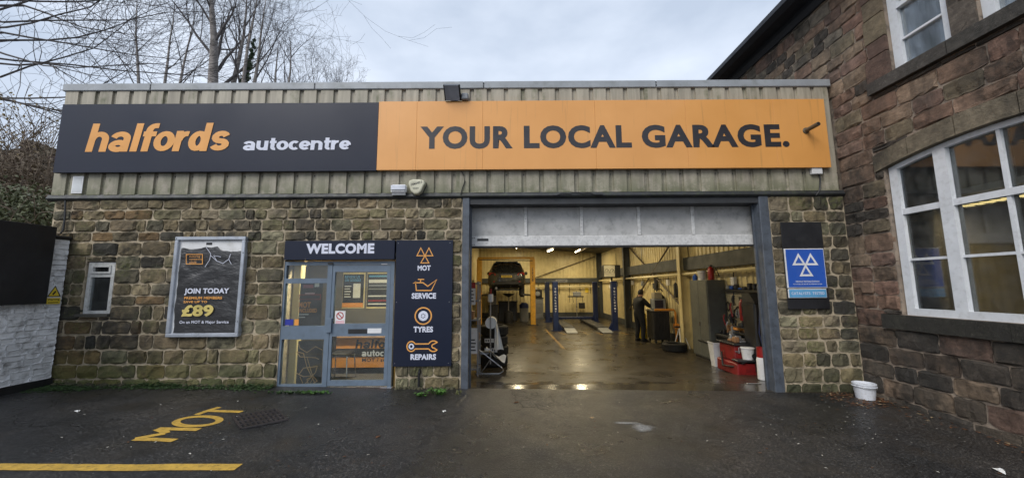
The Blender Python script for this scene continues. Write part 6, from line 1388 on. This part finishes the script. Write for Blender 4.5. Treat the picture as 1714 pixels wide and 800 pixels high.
MB().cbox((5.08, 1.88, .58), (5.34, 2.42, .60), .005).build('side_shelf', M_DSTEEL, t); MB().cbox((5.08, 1.88, .715), (5.34, 2.42, .73), .005).build('side_shelf', M_DSTEEL, t)
t = thing('fire_extinguisher', 'red fire extinguisher hung on the tool wall', 'extinguisher', (5.22, 2.15, .9)); MB().lathe([(.065, 0), (.07, .02), (.07, .38), (.04, .45), (.02, .47)], (5.18, 2.15, .88), 'z', 16).build('cylinder', M_RED, t, True); MB().cbox((5.14, 2.1, 1.35), (5.2, 2.22, 1.4), .01).build('valve', M_BLK, t); MB().tube([(5.16, 2.1, 1.36), (5.1, 2.04, 1.2), (5.12, 2.07, 1.0)], .012, 6).build('hose', M_BLK, t, True)
t = thing('gas_machine', 'tall black gas recharge machine with an oval badge beside the opening', 'machine', (5.1, 1.4, FLOOR))
MB().cbox((4.98, 1.42, FLOOR + .1), (5.34, 1.86, 1.30), .03).build('cabinet', M_BLK, t); MB().prism([(1.42, 1.30), (1.86, 1.30), (1.86, 1.5), (1.6, 1.5)], lambda u, v, d: Vector((5.0 + d, u, v)), 0, .32).build('head', M_DSTEEL, t)
MB().lathe([(.11, 0), (.11, -.006)], (5.16, 1.42, .95), 'y', 20).build('badge', M_WHITE, t); text('lettering', 'SPX', fac(1.414), (5.09, 5.23, .92, .98), M_DARKL, t, .004, .04); MB().cbox((5.08, 1.405, .22), (5.2, 1.419, .44), .003).build('yellow_label', M_YELLOW, t)
for x in (5.03, 5.29): MB().lathe([(.07, -.03), (.07, .03)], (x, 1.5, FLOOR + .09), 'x', 14).build('wheel', M_RUB, t)
for k in range(3): MB().tube([(5.0 + .08 * k, 1.40, 1.2), (4.93 + .05 * k, 1.33, .7), (5.02 + .06 * k, 1.36, .3), (5.1, 1.39, .6)], .012, 6).build('hose', (M_BLK, M_LIFTB, M_RED)[k], t, True)
t = thing('red_engine_hoist', 'low red workshop trolley cluttered with black parts by the opening', 'trolley', (4.85, 2.0, FLOOR)); t.name = 'red_trolley'; reg(t, WL['red_engine_hoist'])
MB().cbox((4.62, 1.55, FLOOR + .03), (5.25, 2.35, FLOOR + .28), .02).build('base', M_TROL, t); MB().cbox((4.7, 1.75, FLOOR + .281), (5.25, 2.35, .40), .02).build('upper_case', M_TROL, t); MB().cbox((4.6, 1.5, .10), (5.2, 1.72, .14), .01).build('tray', M_DSTEEL, t); MB().cbox((4.66, 1.7, .401), (5.25, 2.4, .44), .01).build('top', M_DSTEEL, t)
for k in range(9): x, y = rt.uniform(4.68, 5.12), rt.uniform(1.75, 2.25); MB().cbox((x, y, .441), (x + rt.uniform(.08, .2), y + rt.uniform(.06, .15), .47 + rt.random() * .12), .02).build('part', rt.choice([M_BLK, M_DSTEEL, M_STEEL, M_WOOD]), t)
MB().tube([(4.66, 2.2, .2), (4.56, 2.0, -.05), (4.62, 1.7, -.02), (4.75, 1.5, .1)], .02, 6).build('hose', M_BLK, t, True); MB().tube([(4.78, 1.735, .36), (4.78, 1.735, .24), (4.70, 1.735, .28), (4.86, 1.735, .28)], .012, 6).build('bracket', M_STEEL, t)
for x in (4.68, 5.18): MB().lathe([(.06, -.02), (.06, .02)], (x, 1.62, FLOOR + .06), 'x', 12).build('castor', M_RUB, t)
t = thing('lidded_bucket', 'white lidded bucket standing on the red workshop trolley', 'bucket', (4.9, 1.61, .141)); bq = (4.89, 1.62, .141); MB().lathe([(.10, 0), (.125, .21), (.13, .215)], bq, 'z', 20).build('tub', M_WHITE, t, True); MB().lathe([(.135, .216), (.137, .235), (.12, .245)], bq, 'z', 20).build('lid', M_WHITE, t, True); MB().lathe([(.05, 0), (.05, -.004)], (4.95, 1.503, .22), 'y', 14).build('badge', M_BLK, t)
t = thing('white_bin', 'slim white bin between the grey cabinet and the red trolley', 'bin', (4.85, 2.72, FLOOR)); MB().loft([[Vector((4.84 + sx * w_, 2.72 + sy_ * w_ * .8, z)) for sx, sy_ in ((-1, -1), (1, -1), (1, 1), (-1, 1))] for (z, w_) in ((FLOOR, .11), (.30, .15), (.31, .165), (.33, .165))]).build('tub', M_WHITE, t); MB().box((4.72, 2.6, .331), (4.96, 2.84, .336)).build('liner', M_BLK, t)
p_ = FZ(1281, 641, -.15); t = thing('gas_cylinder', 'white gas cylinder with a red top beside the right post', 'gas cylinder', (p_.x, p_.y, floor_z(p_.y))); gq = (p_.x, p_.y, floor_z(p_.y))
MB().lathe([(.10, 0), (.115, .02), (.115, .38), (.09, .44)], gq, 'z', 20).build('cylinder', M_WHITE, t, True); MB().lathe([(.10, .41), (.10, .60), (.085, .60), (.085, .42)], gq, 'z', 20).build('guard', M_RED, t, True); MB().lathe([(.03, .44), (.03, .56)], gq, 'z', 8).build('valve', M_STEEL, t); text('lettering', 'R1234yf', fac(p_.y - .116), (p_.x - .08, p_.x + .08, gq[2] + .28, gq[2] + .34), M_DARKL, t, .003, .03)
p_ = FZ(1262, 645, -.1); tag(MB().cbox((p_.x - .13, p_.y - .015, floor_z(p_.y)), (p_.x + .13, p_.y + .015, floor_z(p_.y) + .012), .004).build('steel_strip', M_STEEL), 'bare steel strip lying on the floor by the right post', 'strip')
# left side: shelf rack, tyres, paper roll stand
SR = thing('shelf_rack', 'grey steel shelf rack just inside the left of the opening', 'rack', (-.85, 1.9, FLOOR))
for x in (-1.05, -.73):
    for y in (1.65, 2.15): MB().box((x - .018, y - .018, floor_z(y)), (x + .018, y + .018, 1.78)).build('upright', M_GREY, SR)
for z in (-.05, .5, .95, 1.35, 1.72): MB().cbox((-1.07, 1.63, z), (-.71, 2.17, z + .03), .005).build('shelf', M_GREY, SR)
for k in range(7): z = (.531, .981, 1.381)[k % 3]; x = -1.03 + .11 * (k // 3); MB().cbox((x, 1.7, z), (x + .09, 2.0, z + rt.uniform(.12, .28)), .01).build('shelf_item', rt.choice([M_BLK, M_DSTEEL, M_WOOD, M_GREY]), SR)
for (px0, px1, py0, py1, mt_, lab, hd) in ((784, 796, 473, 510, M_WHITE, 'upper notice with red header on the shelf rack', M_RED), (783, 799, 549, 592, M_WHITE, 'lower white notice sheet on the shelf rack', None)):
    a, b = FY(px0, py1, 1.62), FY(px1, py0, 1.62); t = thing('rack_notice', lab, 'notice', a, 'notices on the shelf rack'); MB().box((a.x, 1.615, a.z), (b.x, 1.625, b.z)).build('sheet', mt_, t)
    if hd: MB().box((a.x + .002, 1.611, b.z - .12), (b.x - .002, 1.614, b.z)).build('header', hd, t)
    for k in range(4): MB().box((a.x + .01, 1.612, a.z + .06 + .07 * k), (b.x - .03 - .02 * (k % 2), 1.6145, a.z + .085 + .07 * k)).build('text_line', M_DARKL, t)
for k, lab in enumerate(('bottom', 'second', 'third', 'topmost')): tyre('black tyre, %s of the stack by the shelf rack' % lab, (-.46 + .015 * (k % 2), 3.0, FLOOR + .12 + .235 * k), .33, .23, 'z', 'stacked tyres by the shelf rack')
for k, (z, w_) in enumerate(((.14, .30), (.36, .22))):
    t = rects(MB(), fac(2.655), [(-.66, -.66 + w_, z, z + .09)], 0, .006).build('tyre_label', M_WHITE); tag(t, ('lower', 'upper')[k] + ' white printed label on the tyre stack', 'label'); rects(MB(), fac(2.649), [(-.64 + .05 * j, -.61 + .05 * j, z + .02, z + .07) for j in range(int((w_ - .05) / .05))], .001, .002).build('print', M_DARKL, t)
PS = thing('paper_roll_stand', 'steel floor stand holding the white paper roll', 'stand', (-.42, 2.1, FLOOR)); sx, sy2 = FY(821, 560, 2.0).x, 2.0
MB().tube([(sx, sy2, .0), (sx, sy2, 1.45)], .014, 8).build('pole', M_STEEL, PS, True); MB().tube([(sx - .32, sy2 - .1, FLOOR + .04), (sx + .2, sy2 - .1, FLOOR + .04), (sx + .28, sy2 - .1, FLOOR + .09), (sx + .25, sy2 - .05, FLOOR + .15), (sx - .25, sy2 + .0, .30)], .014, 8).build('base_frame', M_STEEL, PS, True); MB().tube([(sx - .2, sy2, FLOOR + .04), (sx, sy2, .1)], .012, 6).build('brace', M_STEEL, PS); MB().cbox((sx - .24, sy2 - .02, .2), (sx - .04, sy2 + .25, .24), .01).build('tray', M_GREY, PS)
MB().lathe([(.05, 1.33), (.062, 1.35), (.062, 1.47), (.05, 1.5)], (sx, sy2, 0), 'z', 14).build('canister', M_WHITE, PS, True); MB().tube([(sx, sy2, 1.5), (sx + .01, sy2, 1.62)], .02, 8).build('nozzle', M_RED, PS, True)
PR = thing('paper_roll', 'large white paper roll with a long trailing sheet', 'paper roll', (sx, sy2, 1.0)); q_ = FY(822, 540, 2.1)
MB().lathe([(.035, -.14), (.125, -.14), (.125, .14), (.035, .14)], (q_.x - .0, 2.16, q_.z), 'y', 28).build('roll', M_PAPER, PR, True, 40)
mb = MB(); n = 14; vs = []
for i in range(n + 1):
    t_ = i / n
    for j in range(7):
        s_ = j / 6; z = q_.z - .02 - t_ * .56; x = q_.x + .115 + .06 * t_ + (s_ - .5) * (.05 + .16 * t_) ; y = 2.02 + .05 * math.sin(s_ * 9 + t_ * 2) + .1 * s_; vs.append((x, y, z))
mb.add(vs, [(i * 7 + j, i * 7 + j + 1, (i + 1) * 7 + j + 1, (i + 1) * 7 + j) for i in range(n) for j in range(6)]); mb.build('trailing_sheet', M_PAPER, PR, True, 70, fix=False)
mb = MB(); vs = []
for i in range(9):
    for j in range(7): s_, t_ = i / 8, j / 6; vs.append((q_.x - .12 + .42 * s_ + .04 * t_, 1.93 + .2 * t_, q_.z - .58 - .2 * s_ + .05 * noise.noise((s_ * 4, t_ * 4, 1)) + .06 * math.sin(s_ * 5 + t_ * 3)))
mb.add(vs, [(i * 7 + j, i * 7 + j + 1, (i + 1) * 7 + j + 1, (i + 1) * 7 + j) for i in range(8) for j in range(6)]); mb.build('crumpled_end', M_PAPER, PR, True, 70, fix=False)
# ------------------------------------------------------------------ the mechanic
def skin_mesh(verts, edges, radii, sub=1):
    me = bpy.data.meshes.new('body'); me.from_pydata(verts, edges, []); o = bpy.data.objects.new('body_tmp', me); COL.objects.link(o)
    sm = o.modifiers.new('skin', 'SKIN'); sm.use_smooth_shade = True
    for i, r_ in enumerate(radii): me.skin_vertices[0].data[i].radius = (r_[0], r_[1]) if isinstance(r_, tuple) else (r_, r_)
    me.skin_vertices[0].data[0].use_root = True
    ss = o.modifiers.new('sub', 'SUBSURF'); ss.levels = sub; ss.render_levels = sub
    dg = bpy.context.evaluated_depsgraph_get(); out = bpy.data.meshes.new_from_object(o.evaluated_get(dg)); bpy.data.objects.remove(o); return out
pp = F2(1072, 571); B0 = Vector((pp.x, pp.y, FLOOR))
# local frame: facing +x (to the right) and slightly away; 1.72 m tall
def pv(x, y, z): c_, s_ = math.cos(.45), math.sin(.45); return (x * c_ - y * s_, x * s_ + y * c_, z)
V = [pv(0, 0, .92), pv(.01, 0, 1.08), pv(.03, 0, 1.25), pv(.05, 0, 1.40), pv(.08, 0, 1.47), pv(.11, 0, 1.55), pv(.13, 0, 1.64),
     pv(.03, .17, 1.38), pv(.04, .24, 1.13), pv(.13, .25, .92), pv(.17, .25, .84),
     pv(.05, -.17, 1.38), pv(.20, -.26, 1.20), pv(.43, -.27, 1.12), pv(.51, -.26, 1.11),
     pv(-.0, .10, .86), pv(.02, .11, .47), pv(-.04, .11, .09), pv(.12, .13, .035),
     pv(-.0, -.10, .86), pv(.06, -.11, .47), pv(.02, -.11, .09), pv(.18, -.13, .035)]
E_ = [(0, 1), (1, 2), (2, 3), (3, 4), (4, 5), (5, 6), (3, 7), (7, 8), (8, 9), (9, 10), (3, 11), (11, 12), (12, 13), (13, 14), (0, 15), (15, 16), (16, 17), (17, 18), (0, 19), (19, 20), (20, 21), (21, 22)]
RR = [(.16, .19), (.15, .19), (.165, .21), (.13, .18), .065, .09, .075, .09, .075, .055, .032, .09, .075, .055, .032, .125, .092, .07, .045, .125, .092, .07, .045]
body = skin_mesh([tuple(B0 + Vector(v)) for v in V], E_, RR, 2)
MAN = thing('person', 'person in dark work clothes leaning to a trolley, arm reaching right', 'person', B0)
vs = [v.co.copy() for v in body.vertices]; fs = [tuple(f.vertices) for f in body.polygons]; mb = MB(); mb.add(vs, fs)
hl = B0 + Vector(V[10]); hr = B0 + Vector(V[14]); hd = B0 + Vector(V[6])
for i, f in enumerate(fs):
    c_ = sum((vs[k] for k in f), Vector()) / len(f)
    if c_.z > B0.z + 1.50 or (c_ - hl).length < .07 or (c_ - hr).length < .07: mb.mi[i] = 1
for (h_, d_) in ((hl, Vector(pv(.02, 0, -1))), (hr, Vector(pv(1, .05, -.1)))):
    d_.normalize(); s_ = d_.cross(Vector((0, 0, 1)) if abs(d_.z) < .8 else Vector((1, 0, 0))).normalized(); u_ = s_.cross(d_)
    mb.tube([h_ - d_ * .02, h_ + d_ * .03, h_ + d_ * .075], [.03, .04, .036], 8, mi=1)
    for k in range(4): o_ = h_ + s_ * (.03 - .02 * k) + d_ * .07; Lf = (.07, .08, .075, .058)[k]; mb.tube([o_, o_ + d_ * Lf * .5, o_ + d_ * Lf * .85 - u_ * .025], [.0095, .009, .007], 6, mi=1)
    o_ = h_ + s_ * .036 + d_ * .02; mb.tube([o_, o_ + (s_ * .6 + d_ * .8) * .04, o_ + (s_ * .3 + d_) * .07], [.012, .011, .008], 6, mi=1)
fx_ = Vector(pv(1, 0, 0)).normalized(); fy_ = Vector(pv(0, 1, 0)).normalized()
mb.tube([hd + fx_ * .075 + Vector((0, 0, -.0)), hd + fx_ * .105 + Vector((0, 0, -.035)), hd + fx_ * .085 + Vector((0, 0, -.045))], [.008, .014, .008], 6, mi=1)
for s_ in (-1, 1): mb.tube([hd + fy_ * s_ * .072 + Vector((0, 0, -.03)), hd + fy_ * s_ * .085 + Vector((0, 0, .0)), hd + fy_ * s_ * .072 + Vector((0, 0, .02))], [.008, .014, .01], 6, mi=1)
mb.build('body', [M_OVER, M_SKIN], MAN, True, 60)
for s_ in (-1, 1): MB().lathe([(.002, -.009), (.008, -.005), (.009, 0), (.008, .005), (.002, .009)], hd + fx_ * .07 + fy_ * s_ * .03 + Vector((0, 0, .005)), 'z', 8).build('eye', M_WHITE, MAN)
MB().cbox(hd + fx_ * .085 + Vector((-.012, -.02, -.075)), hd + fx_ * .092 + Vector((.008, .02, -.068)), .002).build('mouth', M_RED, MAN)
rings = []
for (z, r_) in ((-.10, .05), (-.05, .085), (.0, .098), (.05, .094), (.09, .07), (.115, .03)): rings.append([hd + Vector((math.cos(k) * r_, math.sin(k) * r_, z)) - fx_ * (.022 if z < .04 else .008) for k in [2 * math.pi * i / 16 for i in range(16)]])
MB().loft(rings).build('hair', M_HAIR, MAN, True, 60)
for (a, b) in ((17, 18), (21, 22)):
    p0, p1 = B0 + Vector(V[a]), B0 + Vector(V[b]); p0.z = B0.z + .05; d_ = (p1 - p0); d_.z = 0; d_.normalize(); rings = []
    for (t_, w_, h_) in ((-.07, .035, .09), (-.03, .05, .11), (.06, .05, .10), (.13, .055, .065), (.19, .045, .05), (.215, .02, .03)): c_ = p0 + d_ * t_; s_ = Vector((-d_.y, d_.x, 0)); rings.append([Vector((c_.x, c_.y, 0)) + s_ * w_ * k + Vector((0, 0, B0.z + (.004 if j == 0 else h_))) for (k, j) in ((-1, 0), (1, 0), (.8, 1), (-.8, 1))])
    MB().loft(rings).build('boot', M_BLK, MAN, True, 50)
